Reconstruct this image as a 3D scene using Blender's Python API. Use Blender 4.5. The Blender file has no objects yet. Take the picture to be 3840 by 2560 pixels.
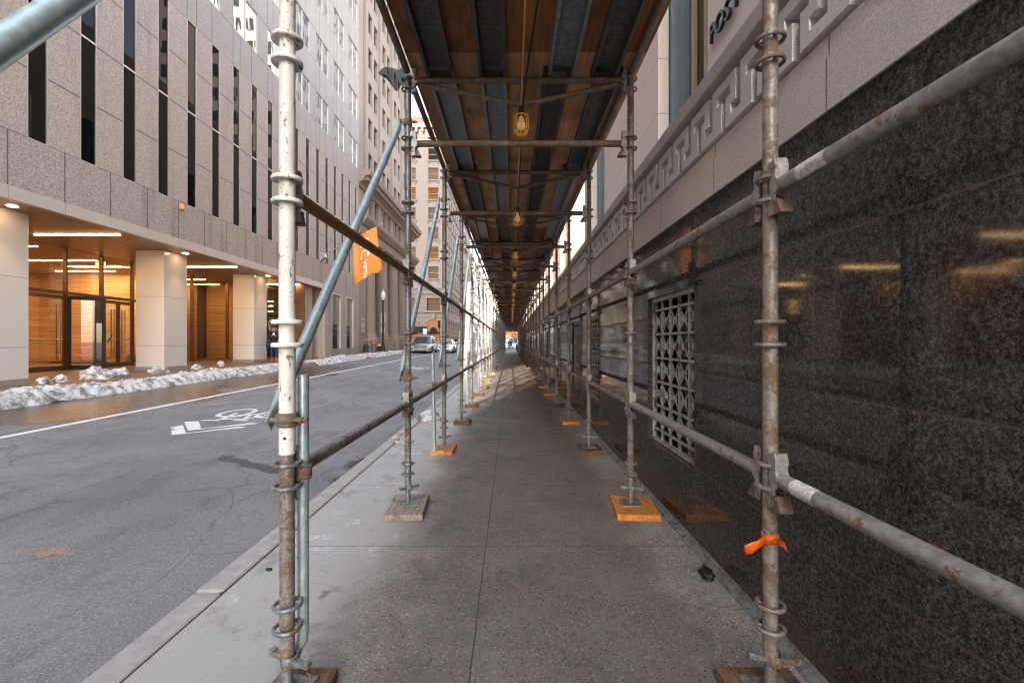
import bpy, math, random
from mathutils import Vector, Matrix, noise as mnoise
random.seed(7)
PI = math.pi
rad = math.radians
scene = bpy.context.scene
COL = scene.collection

# ------------------------------------------------------------------ helpers
def wloc(o):
    v = Vector((0, 0, 0))
    while o is not None:
        v += o.location
        o = o.parent
    return v

def tag(o, label=None, cat=None, group=None, kind=None):
    if label: o['label'] = label
    if cat: o['category'] = cat
    if group: o['group'] = group
    if kind: o['kind'] = kind
    return o

def thing(name, label, cat, loc=(0, 0, 0), group=None):
    o = bpy.data.objects.new(name, None)
    o.empty_display_size = 0.1
    COL.objects.link(o)
    o.location = loc
    return tag(o, label, cat, group, 'thing')

class MB:
    """collects faces and links them as ONE mesh object"""
    def __init__(s):
        s.v = []; s.f = []; s.sm = []
    def add(s, vs, fs, smooth=False):
        b = len(s.v)
        s.v.extend([tuple(p) for p in vs])
        for f in fs:
            s.f.append([i + b for i in f]); s.sm.append(smooth)
        return s
    def box(s, x0, x1, y0, y1, z0, z1):
        v = [(x, y, z) for z in (z0, z1) for y in (y0, y1) for x in (x0, x1)]
        return s.add(v, [(0, 2, 3, 1), (4, 5, 7, 6), (0, 1, 5, 4), (2, 6, 7, 3), (0, 4, 6, 2), (1, 3, 7, 5)])
    def mbox(s, M, u0, u1, v0, v1, w0, w1):
        v = [M(u, vv, w) for w in (w0, w1) for vv in (v0, v1) for u in (u0, u1)]
        return s.add(v, [(0, 2, 3, 1), (4, 5, 7, 6), (0, 1, 5, 4), (2, 6, 7, 3), (0, 4, 6, 2), (1, 3, 7, 5)])
    def quad(s, a, b, c, d):
        return s.add([a, b, c, d], [(0, 1, 2, 3)])
    def tube(s, pts, r, n=10, cap=True):
        pts = [Vector(p) for p in pts]
        rs = r if isinstance(r, (list, tuple)) else [r] * len(pts)
        rings = []; up = None
        for i, p in enumerate(pts):
            if i == 0: d = pts[1] - pts[0]
            elif i == len(pts) - 1: d = pts[-1] - pts[-2]
            else: d = (pts[i + 1] - pts[i]).normalized() + (pts[i] - pts[i - 1]).normalized()
            if d.length < 1e-9: d = Vector((0, 0, 1))
            d.normalize()
            if up is None:
                up = Vector((0, 0, 1)) if abs(d.z) < .9 else Vector((1, 0, 0))
            a = d.cross(up)
            if a.length < 1e-6:
                up = Vector((1, 0, 0)); a = d.cross(up)
            a.normalize(); up = a.cross(d).normalized()
            rings.append([p + a * (math.cos(2 * PI * k / n) * rs[i]) + up * (math.sin(2 * PI * k / n) * rs[i]) for k in range(n)])
        vs = [q for rg in rings for q in rg]
        fs = [(i * n + k, i * n + (k + 1) % n, (i + 1) * n + (k + 1) % n, (i + 1) * n + k) for i in range(len(pts) - 1) for k in range(n)]
        s.add(vs, fs, True)
        if cap:
            s.add(rings[0], [tuple(range(n))[::-1]]); s.add(rings[-1], [tuple(range(n))])
        return s
    def torus(s, c, R, r, n=24, m=8, zs=1.0, a0=0, a1=2 * PI, axis='z'):
        full = abs(a1 - a0 - 2 * PI) < 1e-6
        vs = []; nn = n if full else n + 1
        for i in range(nn):
            a = a0 + (a1 - a0) * i / n
            for j in range(m):
                b = 2 * PI * j / m
                x = (R + r * math.cos(b)) * math.cos(a); y = (R + r * math.cos(b)) * math.sin(a); z = r * zs * math.sin(b)
                p = (x, y, z) if axis == 'z' else ((x, z, y) if axis == 'y' else (z, x, y))
                vs.append((c[0] + p[0], c[1] + p[1], c[2] + p[2]))
        fs = [(i * m + j, i * m + (j + 1) % m, ((i + 1) % nn) * m + (j + 1) % m, ((i + 1) % nn) * m + j) for i in range(n) for j in range(m)]
        return s.add(vs, fs, True)
    def lathe(s, c, prof, n=20, smooth=True):
        vs = []
        for (r, z) in prof:
            for k in range(n):
                a = 2 * PI * k / n
                vs.append((c[0] + r * math.cos(a), c[1] + r * math.sin(a), c[2] + z))
        fs = [(i * n + k, i * n + (k + 1) % n, (i + 1) * n + (k + 1) % n, (i + 1) * n + k) for i in range(len(prof) - 1) for k in range(n)]
        return s.add(vs, fs, smooth)
    def prism(s, M, poly, w0, w1):
        n = len(poly)
        vs = [M(u, v, w0) for u, v in poly] + [M(u, v, w1) for u, v in poly]
        fs = [tuple(range(n)), tuple(range(2 * n - 1, n - 1, -1))] + [(k, (k + 1) % n, n + (k + 1) % n, n + k) for k in range(n)]
        return s.add(vs, fs)
    def loft(s, secs, smooth=True, cap=True):
        n = len(secs[0]); vs = [p for q in secs for p in q]
        fs = [(i * n + k, i * n + (k + 1) % n, (i + 1) * n + (k + 1) % n, (i + 1) * n + k) for i in range(len(secs) - 1) for k in range(n)]
        s.add(vs, fs, smooth)
        if cap:
            s.add(secs[0], [tuple(range(n))[::-1]], smooth); s.add(secs[-1], [tuple(range(n))], smooth)
        return s
    def build(s, name, mat, parent=None, world=False):
        me = bpy.data.meshes.new(name)
        vs = s.v
        if parent is not None and world:
            w = wloc(parent); vs = [(p[0] - w.x, p[1] - w.y, p[2] - w.z) for p in vs]
        me.from_pydata(vs, [], s.f)
        me.polygons.foreach_set('use_smooth', s.sm)
        me.update()
        if mat: me.materials.append(mat)
        o = bpy.data.objects.new(name, me)
        COL.objects.link(o)
        if parent is not None: o.parent = parent
        return o

def solo(mb, name, mat, label, cat, group=None, kind='thing'):
    return tag(mb.build(name, mat), label, cat, group, kind)

def recalc(o):
    import bmesh
    bm = bmesh.new(); bm.from_mesh(o.data)
    bmesh.ops.recalc_face_normals(bm, faces=bm.faces); bm.to_mesh(o.data); bm.free()
    return o

def bevel(o, w, seg=2):
    m = o.modifiers.new('bevel', 'BEVEL'); m.width = w; m.segments = seg; m.limit_method = 'ANGLE'; m.angle_limit = rad(40)
    return o

def copy_tree(o, parent=None):
    c = o.copy(); COL.objects.link(c)
    if parent is not None: c.parent = parent
    for ch in list(o.children): copy_tree(ch, c)
    return c

def text_part(name, s, size, mat, parent, Mw, extrude=.004, label=None):
    cu = bpy.data.curves.new('txt', 'FONT'); cu.body = s; cu.size = size; cu.extrude = extrude
    cu.align_x = 'CENTER'; cu.align_y = 'CENTER'; cu.resolution_u = 3
    t = bpy.data.objects.new('txt', cu); COL.objects.link(t)
    dg = bpy.context.evaluated_depsgraph_get(); dg.update()
    me = bpy.data.meshes.new_from_object(t.evaluated_get(dg))
    bpy.data.objects.remove(t); bpy.data.curves.remove(cu)
    me.transform(Mw)
    if parent is not None:
        me.transform(Matrix.Translation(-wloc(parent)))
    me.materials.clear(); me.materials.append(mat); me.name = name
    o = bpy.data.objects.new(name, me); COL.objects.link(o); o.parent = parent
    return o

def basis(ex, ey, ez, loc):
    m = Matrix((ex, ey, ez)).transposed().to_4x4()
    m.translation = Vector(loc); return m

def facade(mb, M, u0, u1, v0, v1, ops, depth):
    """sheet at w=0 with rectangular openings (ua,ub,va,vb) and reveals going back to w=-depth"""
    us = sorted({u0, u1} | {max(u0, min(u1, x)) for o in ops for x in o[:2]})
    vs = sorted({v0, v1} | {max(v0, min(v1, x)) for o in ops for x in o[2:4]})
    for i in range(len(us) - 1):
        run = None
        for j in range(len(vs) - 1):
            uc = (us[i] + us[i + 1]) / 2; vc = (vs[j] + vs[j + 1]) / 2
            hole = any(o[0] < uc < o[1] and o[2] < vc < o[3] for o in ops)
            if not hole:
                if run is None: run = [vs[j], vs[j + 1]]
                else: run[1] = vs[j + 1]
            if hole or j == len(vs) - 2:
                if run:
                    mb.quad(M(us[i], run[0], 0), M(us[i + 1], run[0], 0), M(us[i + 1], run[1], 0), M(us[i], run[1], 0))
                run = None
    for (a, b, c, d) in [o[:4] for o in ops]:
        mb.quad(M(a, c, 0), M(a, d, 0), M(a, d, -depth), M(a, c, -depth))
        mb.quad(M(b, c, 0), M(b, c, -depth), M(b, d, -depth), M(b, d, 0))
        mb.quad(M(a, c, 0), M(a, c, -depth), M(b, c, -depth), M(b, c, 0))
        mb.quad(M(a, d, 0), M(b, d, 0), M(b, d, -depth), M(a, d, -depth))

def frame_ring(mb, M, a, b, c, d, t, w0, w1):
    mb.mbox(M, a, b, c, c + t, w0, w1); mb.mbox(M, a, b, d - t, d, w0, w1)
    mb.mbox(M, a, a + t, c + t, d - t, w0, w1); mb.mbox(M, b - t, b, c + t, d - t, w0, w1)

ONES = ['', 'first', 'second', 'third', 'fourth', 'fifth', 'sixth', 'seventh', 'eighth', 'ninth', 'tenth', 'eleventh', 'twelfth', 'thirteenth',
        'fourteenth', 'fifteenth', 'sixteenth', 'seventeenth', 'eighteenth', 'nineteenth']
def ordinal(n):
    if n < 20: return ONES[n]
    t = {2: 'twent', 3: 'thirt', 4: 'fort'}[n // 10]
    return t + 'ieth' if n % 10 == 0 else t + 'y-' + ONES[n % 10]

# ------------------------------------------------------------------ materials
class NT:
    def __init__(s, name):
        s.m = bpy.data.materials.new(name); s.m.use_nodes = True
        s.t = s.m.node_tree; s.t.nodes.clear()
        s.out = s.t.nodes.new('ShaderNodeOutputMaterial')
        s.b = s.t.nodes.new('ShaderNodeBsdfPrincipled')
        s.t.links.new(s.b.outputs[0], s.out.inputs[0])
        g = s.t.nodes.new('ShaderNodeNewGeometry'); s.P = g.outputs['Position']; s.N = g.outputs['Normal']
        sp = s.t.nodes.new('ShaderNodeSeparateXYZ'); s.t.links.new(s.P, sp.inputs[0])
        s.x, s.y, s.z = sp.outputs
    def L(s, a, sock):
        if isinstance(a, bpy.types.NodeSocket): s.t.links.new(a, sock)
        elif isinstance(a, (tuple, list)) and len(a) == 3 and sock.type == 'RGBA': sock.default_value = (*a, 1)
        else: sock.default_value = a
    def math(s, op, a, b=0.0, c=None, clamp=False):
        n = s.t.nodes.new('ShaderNodeMath'); n.operation = op; n.use_clamp = clamp
        s.L(a, n.inputs[0]); s.L(b, n.inputs[1])
        if c is not None: s.L(c, n.inputs[2])
        return n.outputs[0]
    def mix(s, f, a, b, mode='MIX'):
        n = s.t.nodes.new('ShaderNodeMix'); n.data_type = 'RGBA'; n.blend_type = mode
        s.L(f, n.inputs[0]); s.L(a, n.inputs[6]); s.L(b, n.inputs[7]); return n.outputs[2]
    def sc(s, vec, k):
        n = s.t.nodes.new('ShaderNodeVectorMath'); n.operation = 'MULTIPLY'; s.L(vec, n.inputs[0]); n.inputs[1].default_value = k; return n.outputs[0]
    def noise(s, scale, detail=2, rough=.5, vec=None, dist=0):
        n = s.t.nodes.new('ShaderNodeTexNoise'); s.L(vec or s.P, n.inputs['Vector'])
        n.inputs['Scale'].default_value = scale; n.inputs['Detail'].default_value = detail
        n.inputs['Roughness'].default_value = rough; n.inputs['Distortion'].default_value = dist; return n.outputs[0]
    def voro(s, scale, feature='F1', out='Distance', vec=None):
        n = s.t.nodes.new('ShaderNodeTexVoronoi'); n.feature = feature; s.L(vec or s.P, n.inputs['Vector'])
        n.inputs['Scale'].default_value = scale; return n.outputs[out]
    def ramp(s, f, stops):
        n = s.t.nodes.new('ShaderNodeValToRGB'); s.L(f, n.inputs[0]); e = n.color_ramp.elements
        while len(e) < len(stops): e.new(.5)
        for q, (p, c) in zip(e, stops):
            q.position = p; q.color = (*c, 1) if isinstance(c, (tuple, list)) else (c, c, c, 1)
        return n.outputs[0]
    def rng(s, v, a, b, c=0.0, d=1.0):
        n = s.t.nodes.new('ShaderNodeMapRange'); n.interpolation_type = 'SMOOTHSTEP'; n.clamp = True
        s.L(v, n.inputs[0]); n.inputs[1].default_value = a; n.inputs[2].default_value = b
        n.inputs[3].default_value = c; n.inputs[4].default_value = d; return n.outputs[0]
    def line(s, c, off, pitch, width):
        q = s.math('FRACT', s.math('MULTIPLY_ADD', c, 1.0 / pitch, .5 - off / pitch))
        return s.math('LESS_THAN', s.math('MULTIPLY', s.math('ABSOLUTE', s.math('SUBTRACT', q, .5)), pitch), width / 2)
    def bump(s, h, strength=.3, dist=.01, prev=None):
        n = s.t.nodes.new('ShaderNodeBump'); s.L(h, n.inputs['Height']); n.inputs['Strength'].default_value = strength
        n.inputs['Distance'].default_value = dist
        if prev is not None: s.L(prev, n.inputs['Normal'])
        s.t.links.new(n.outputs[0], s.b.inputs['Normal']); return n.outputs[0]
    def set(s, color=None, rough=None, metal=None, spec=None, emit=None, estr=None, coat=None):
        i = s.b.inputs
        if color is not None: s.L(color, i['Base Color'])
        if rough is not None: s.L(rough, i['Roughness'])
        if metal is not None: s.L(metal, i['Metallic'])
        if spec is not None: i['Specular IOR Level'].default_value = spec
        if emit is not None: s.L(emit, i['Emission Color'])
        if estr is not None: i['Emission Strength'].default_value = estr
        if coat is not None: i['Coat Weight'].default_value = coat
        return s.m

def simple(name, c, rough=.6, metal=0, var=.25, scale=6, bump=0, spec=None):
    n = NT(name); f = n.noise(scale, 4, .6)
    d = tuple(x * (1 - var) for x in c); e = tuple(min(1, x * (1 + var)) for x in c)
    col = n.ramp(f, [(.3, d), (.7, e)])
    if bump: n.bump(n.noise(scale * 8, 3), bump, .01)
    return n.set(col, rough, metal, spec)

def m_metal(name, base, dark, rust, rust_amt, rough=.45, metal=.75, fine=40):
    n = NT(name)
    a = n.noise(fine, 5, .65); b = n.noise(7, 4, .6); c = n.noise(16, 6, .7)
    col = n.mix(n.rng(a, .3, .7), dark, base)
    col = n.mix(n.math('MULTIPLY', n.rng(b, .55, .75), .5), col, tuple(min(1, x * 1.5) for x in base))
    e = n.noise(95, 4, .75); st = n.noise(1.0, 5, .7, n.sc(n.P, (38, 38, 5)))
    col = n.mix(n.math('MULTIPLY', n.rng(st, .5, .68), .45), col, tuple(x * .55 for x in base))
    col = n.mix(n.math('MULTIPLY', n.rng(e, .60, .70), .5), col, tuple(min(1, x * 1.7) for x in base))
    rm = n.rng(n.math('ADD', n.math('ADD', c, n.math('MULTIPLY', b, .6)), n.math('MULTIPLY_ADD', e, .5, -.25)), 1.0 - rust_amt, 1.10 - rust_amt)
    col = n.mix(rm, col, rust)
    n.bump(a, .25, .004)
    r = n.math('ADD', n.math('MULTIPLY', rm, .35), n.math('MULTIPLY_ADD', a, .3, rough - .15), clamp=True)
    return n.set(col, r, n.math('MULTIPLY_ADD', rm, -metal * .8, metal))

M = {}
M['galv'] = m_metal('galvanised_tube', (.30, .34, .36), (.15, .175, .185), (.17, .10, .06), .18, .45, .45)
M['galv_rust'] = m_metal('weathered_tube', (.36, .325, .295), (.19, .165, .148), (.175, .115, .078), .20, .5, .35)
M['brace'] = m_metal('bright_galvanised', (.50, .61, .64), (.36, .46, .49), (.25, .2, .15), .0, .38, .5)
M['rust'] = m_metal('rusty_steel', (.24, .17, .12), (.12, .08, .055), (.27, .125, .05), .45, .6, .35)
M['rail_grey'] = m_metal('mottled_grey_tube', (.42, .41, .395), (.24, .235, .23), (.24, .13, .07), .12, .45, .3)
M['dull'] = m_metal('dull_brown_steel', (.27, .235, .21), (.13, .11, .10), (.19, .115, .075), .28, .55, .3)
M['bracket'] = m_metal('bracket_steel', (.46, .455, .445), (.24, .23, .225), (.22, .115, .06), .12, .45, .35)
M['plank_dark'] = m_metal('dark_steel_plank', (.105, .105, .105), (.05, .048, .047), (.12, .06, .035), .16, .6, .2, 25)  # dark copy for tone variety, with deck shade put into its colour
M['plank'] = m_metal('steel_plank', (.30, .325, .34), (.16, .175, .185), (.13, .08, .055), .03, .5, .3, 25)

def m_white():
    n = NT('chipped_white_paint')
    f = n.noise(38, 5, .7, n.sc(n.P, (1, 1, .45))); g = n.noise(6, 3)
    chip = n.rng(n.math('ADD', f, n.math('MULTIPLY', g, .35)), .765, .795)
    col = n.mix(n.rng(g, .35, .7), (.84, .81, .77), (.70, .66, .62))
    spot = n.rng(n.noise(90, 3, .6), .61, .68)
    col = n.mix(spot, col, (.40, .36, .33))
    col = n.mix(chip, col, n.mix(n.noise(50), (.10, .05, .03), (.28, .22, .19)))
    n.bump(n.math('SUBTRACT', 1.0, chip), .3, .003)
    return n.set(col, .5)
M['white_tube'] = m_white()

def m_wood(name, c0, c1, knots=True, rough=.75, ks=4.2, grain=(60, 1.6, 60)):
    n = NT(name)
    g = n.noise(1.0, 5, .6, n.sc(n.P, grain), .6)
    big = n.noise(1.3, 3)
    col = n.mix(n.rng(g, .3, .7), c0, c1)
    col = n.mix(n.math('MULTIPLY', n.rng(big, .45, .7), .45), col, tuple(x * .45 for x in c0))
    if knots:
        d = n.voro(ks, vec=n.sc(n.P, (1, .55, 0)))
        k = n.rng(n.math('ADD', d, n.math('MULTIPLY', n.noise(14, 2), .08)), .135, .095)
        col = n.mix(k, col, tuple(x * .18 for x in c0))
        col = n.mix(n.math('MULTIPLY', n.rng(d, .22, .09), .45), col, tuple(x * .5 for x in c0))
    if knots:
        wt = n.noise(1.6, 5, .7, n.sc(n.P, (1, .5, 1)), .8)
        col = n.mix(n.math('MULTIPLY', n.rng(wt, .48, .62), .62), col, tuple(x * .32 for x in c0))
        col = n.mix(n.math('MULTIPLY', n.rng(n.noise(2.4, 4, .6), .60, .68), .5), col, (c0[0] * 1.1, c0[1] * .7, c0[2] * .45))
    else:
        col = n.mix(n.math('MULTIPLY', n.rng(n.noise(14, 5, .7), .5, .66), .55), col, tuple(x * .3 for x in c0))
    n.bump(g, .35, .006)
    return n.set(col, rough)
M['ply'] = m_wood('plywood', (.52, .26, .11), (.68, .375, .17))
M['ply_dark'] = m_wood('water_stained_plywood', (.24, .085, .022), (.38, .15, .045))
M['board_dark'] = m_wood('dark_timber_board', (.12, .065, .035), (.22, .13, .075), False)
M['block_orange'] = m_wood('orange_timber', (.62, .21, .03), (.85, .36, .07), False, .6, grain=(70, 8, 40))
M['block_grey'] = m_wood('weathered_timber', (.20, .16, .13), (.42, .35, .29), False, .8, grain=(80, 6, 40))
M['block_brown'] = m_wood('brown_timber', (.10, .055, .03), (.24, .13, .07), False, .8, grain=(70, 8, 40))

def m_sidewalk():
    n = NT('exposed_aggregate_concrete')
    big = n.noise(.9, 4, .6); mid = n.noise(5, 4, .6); fine = n.noise(160, 3, .6)
    col = n.mix(n.rng(big, .3, .7), (.225, .21, .20), (.325, .31, .30))
    col = n.mix(n.math('MULTIPLY', n.rng(mid, .5, .75), .45), col, (.19, .165, .15))
    col = n.mix(n.math('MULTIPLY', n.rng(fine, .35, .7), .5), col, (.42, .40, .385))
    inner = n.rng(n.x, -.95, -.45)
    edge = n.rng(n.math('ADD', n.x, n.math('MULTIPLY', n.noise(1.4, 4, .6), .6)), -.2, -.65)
    col = n.mix(n.math('MULTIPLY', edge, .6), col, (.47, .455, .44))  # paler smooth kerb strip, with open-street light put into the colour
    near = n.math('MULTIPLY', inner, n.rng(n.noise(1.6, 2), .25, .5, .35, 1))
    for sc_, lo, seed in ((70, .80, 0), (110, .78, 9.3)):
        v = n.sc(n.P, (1, 1, 0)) if not seed else n.sc(n.P, (1.02, .97, 0))
        rv = n.voro(sc_, 'F1', 'Color', v); d = n.voro(sc_, 'F1', 'Distance', v)
        sp = n.t.nodes.new('ShaderNodeSeparateColor'); n.L(rv, sp.inputs[0])
        inside = n.rng(d, .46, .36)
        for ch, c in ((0, (.065, .062, .06)), (1, (.62, .56, .50)), (2, (.40, .23, .13))):
            msk = n.math('MULTIPLY', n.math('MULTIPLY', n.math('GREATER_THAN', sp.outputs[ch], lo + (.08 if ch == 2 else 0)), inside), near)
            col = n.mix(n.math('MULTIPLY', msk, .85), col, c)
    mo = n.noise(3.2, 6, .75, None, .4)
    col = n.mix(n.math('MULTIPLY', n.rng(mo, .52, .66), .45), col, (.13, .118, .108))
    col = n.mix(n.math('MULTIPLY', n.rng(mo, .42, .32), .35), col, (.46, .445, .43))
    gum = n.rng(n.voro(2.6, 'F1', 'Distance', n.sc(n.P, (1, 1, 0))), .075, .055)
    col = n.mix(n.math('MULTIPLY', gum, n.math('MULTIPLY', n.noise(1.7, 1), .9)), col, (.075, .068, .064))
    # salt residue by the kerb, rusty orange spots
    salt = n.math('MULTIPLY', n.rng(n.noise(2.2, 5, .7, None, .5), .55, .66), n.rng(n.x, -.55, -.85))
    col = n.mix(n.math('MULTIPLY', salt, n.math('MULTIPLY', n.rng(n.noise(30, 4, .7), .4, .6), .75)), col, (.74, .74, .73))
    spot = n.math('MULTIPLY', n.rng(n.noise(3.1, 3, .6, n.sc(n.P, (1, 1.3, 1))), .66, .72), n.rng(n.noise(40, 3), .35, .6))
    col = n.mix(n.math('MULTIPLY', spot, .45), col, (.33, .17, .09))
    br = n.rng(n.noise(4.2, 3, .5, n.sc(n.P, (1.1, .9, 1))), .68, .74)
    col = n.mix(n.math('MULTIPLY', br, .6), col, (.13, .09, .065))
    crack = n.rng(n.voro(.75, 'DISTANCE_TO_EDGE', 'Distance', n.mix(.93, n.mix(1, (0, 0, 0), n.P), n.P)), .0035, .0015)
    worn = n.math('MULTIPLY', n.rng(n.math('ADD', n.x, n.math('MULTIPLY', n.noise(1.7, 4, .6), .8)), -.45, .05), n.rng(n.math('ADD', n.x, n.math('MULTIPLY', n.noise(2.1, 4, .6), -.5)), .72, .45))  # centre strip darkened: deck shade put into the colour, besides aggregate wear
    col = n.mix(n.math('MULTIPLY', worn, n.math('MULTIPLY_ADD', n.noise(.8, 4, .65), .7, .5), clamp=True), col, n.mix(.66, col, (.05, .043, .04)))  # worn also carries the deck shade put into the colour
    # joints
    j1 = n.math('LESS_THAN', n.math('ABSOLUTE', n.math('ADD', n.x, n.math('MULTIPLY_ADD', n.noise(6), .008, .151))), .0035)
    j2 = n.line(n.math('ADD', n.y, n.math('MULTIPLY', n.noise(5), .008)), 2.80, 1.2, .006)
    j = n.math('MAXIMUM', j1, j2)
    col = n.mix(n.math('MULTIPLY', j, .85), col, (.05, .042, .036))
    h = n.math('SUBTRACT', n.math('MULTIPLY_ADD', fine, .12, n.math('MULTIPLY', n.noise(45, 3), .15)), j)
    n.bump(h, .5, .006)
    return n.set(col, n.math('MULTIPLY_ADD', mid, .25, .55), spec=.4)
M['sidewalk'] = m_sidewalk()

def m_asphalt():
    n = NT('asphalt')
    big = n.noise(.35, 5, .6); mid = n.noise(2.5, 5, .65, n.sc(n.P, (1, .45, 1))); fine = n.noise(220, 2, .6); g2 = n.noise(70, 3, .6)
    col = n.mix(n.rng(big, .3, .7), (.15, .155, .16), (.235, .24, .245))
    col = n.mix(n.math('MULTIPLY', n.rng(mid, .48, .68), .6), col, (.10, .098, .097))
    col = n.mix(n.math('MULTIPLY', n.rng(n.noise(95, 2, .7), .5, .68), .75), col, (.36, .36, .36))
    col = n.mix(n.math('MULTIPLY', n.rng(g2, .56, .70), .6), col, (.07, .07, .07))
    track = n.math('MULTIPLY', n.math('ADD', n.rng(n.math('ABSOLUTE', n.math('ADD', n.x, 5.55)), .3, .05), n.rng(n.math('ABSOLUTE', n.math('ADD', n.x, 3.7)), .35, .05)), n.rng(n.noise(.8, 3, .6, n.sc(n.P, (2, .25, 1))), .35, .65))
    col = n.mix(n.math('MULTIPLY', track, .3), col, (.085, .085, .085))
    # wet meltwater by the snow bank and in the right gutter
    wx = n.math('ADD', n.x, n.math('MULTIPLY', n.math('SUBTRACT', n.noise(.55, 4, .6, None, .4), .5), 3.4))
    wet = n.math('MULTIPLY', n.rng(wx, -6.9, -7.3), n.rng(n.x, -9.6, -9.3))
    wy = n.rng(n.y, 26, 17)
    wet = n.math('MULTIPLY', wet, wy)
    gx = n.math('ADD', n.x, n.math('MULTIPLY', n.math('SUBTRACT', n.noise(1.3, 3), .5), .9))
    wet2 = n.math('MULTIPLY', n.rng(gx, -1.78, -1.70), n.math('MULTIPLY', n.rng(n.y, 3.2, 4.2), n.rng(n.y, 7.5, 6.0)))
    wet = n.math('MAXIMUM', wet, wet2)
    col = n.mix(wet, col, n.mix(n.rng(n.noise(.9, 3), .4, .65), (.035, .028, .024), (.075, .055, .042)))
    # cracks
    wv = n.t.nodes.new('ShaderNodeVectorMath'); wv.operation = 'MULTIPLY_ADD'
    nn = n.t.nodes.new('ShaderNodeTexNoise'); nn.inputs['Scale'].default_value = 2.2; nn.inputs['Detail'].default_value = 4; n.L(n.P, nn.inputs[0])
    n.L(nn.outputs[1], wv.inputs[0]); wv.inputs[1].default_value = (.5, .5, 0); n.L(n.P, wv.inputs[2])
    ck = n.math('MULTIPLY', n.rng(n.voro(.8, 'DISTANCE_TO_EDGE', 'Distance', n.sc(wv.outputs[0], (1, 1, 0))), .012, .003), n.rng(n.noise(.7, 2), .38, .52))
    col = n.mix(n.math('MULTIPLY', ck, .38), col, (.045, .043, .042))
    # dark sealed patch and spray paint
    qx = n.math('ADD', n.x, 2.9); qy = n.math('SUBTRACT', n.y, 5.05)
    ua = n.math('ADD', n.math('MULTIPLY', qx, .857), n.math('MULTIPLY', qy, -.515)); va = n.math('ADD', n.math('MULTIPLY', qx, .515), n.math('MULTIPLY', qy, .857))
    ps = n.math('ADD', n.math('ABSOLUTE', n.math('ADD', va, n.math('MULTIPLY', n.math('SUBTRACT', n.noise(3, 4, .6), .5), .25))), n.math('MULTIPLY', n.math('MAXIMUM', n.math('SUBTRACT', n.math('ABSOLUTE', ua), .5), 0.0), .5))
    col = n.mix(n.math('MULTIPLY', n.rng(ps, .085, .07), .75), col, (.05, .048, .046))
    st = n.math('MULTIPLY', n.rng(n.noise(1.9, 5, .7, n.sc(n.P, (1, .8, 1))), .60, .70), n.rng(n.noise(30, 3, .7), .35, .6))
    col = n.mix(n.math('MULTIPLY', st, .6), col, (.05, .05, .05))
    sl = n.math('MULTIPLY', n.rng(n.noise(1.2, 6, .75, None, .6), .55, .68), n.rng(n.noise(45, 3, .7), .4, .6))
    col = n.mix(n.math('MULTIPLY', sl, .35), col, (.36, .36, .36))
    dpx = n.math('ADD', n.x, n.math('MULTIPLY', n.math('SUBTRACT', n.noise(1.5, 4, .6), .5), 1.2))
    px = n.math('DIVIDE', n.math('ADD', n.x, 2.98), .25); py = n.math('DIVIDE', n.math('SUBTRACT', n.y, 2.95), .09)
    d2 = n.math('ADD', n.math('MULTIPLY', px, px), n.math('MULTIPLY', py, py))
    sm = n.math('MULTIPLY', n.rng(n.math('ADD', d2, n.math('MULTIPLY', n.noise(12, 4, .7), 2.6)), 2.0, 1.2), n.rng(n.noise(60, 4, .7), .42, .6))
    col = n.mix(n.math('MULTIPLY', sm, .9), col, (.60, .23, .09))
    lt = n.rng(n.noise(9, 2), .74, .77)
    col = n.mix(n.math('MULTIPLY', lt, .35), col, (.42, .42, .42))
    n.bump(n.math('MULTIPLY_ADD', fine, .5, n.math('MULTIPLY', g2, .6)), .4, .006)
    return n.set(col, n.math('MULTIPLY_ADD', wet, -.55, .8), spec=.28)
M['asphalt'] = m_asphalt()
M['kerb'] = simple('kerb_granite', (.36, .34, .32), .7, 0, .18, 9, .2)
M['joint'] = simple('joint_dirt', (.07, .06, .05), .9, 0, .4, 20)
def m_paint():
    n = NT('road_paint'); f = n.noise(30, 5, .7)
    return n.set(n.mix(n.rng(f, .62, .72), (.74, .74, .73), (.36, .36, .36)), .7)
M['paint'] = m_paint()

def m_snow():
    n = NT('dirty_snow'); f = n.noise(5, 6, .7); g = n.noise(34, 5, .7); h = n.noise(110, 2, .6)
    col = n.mix(n.rng(f, .42, .62), (.70, .71, .73), (.36, .335, .315))
    col = n.mix(n.math('MULTIPLY', n.rng(n.math('ADD', f, n.math('MULTIPLY', g, .6)), .78, .92), .8), col, (.20, .155, .125))
    col = n.mix(n.math('MULTIPLY', n.rng(h, .62, .72), .5), col, (.25, .21, .18))
    n.bump(n.math('MULTIPLY_ADD', h, .4, g), .8, .03)
    return n.set(col, .8, spec=.3)
M['snow'] = m_snow()

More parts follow.
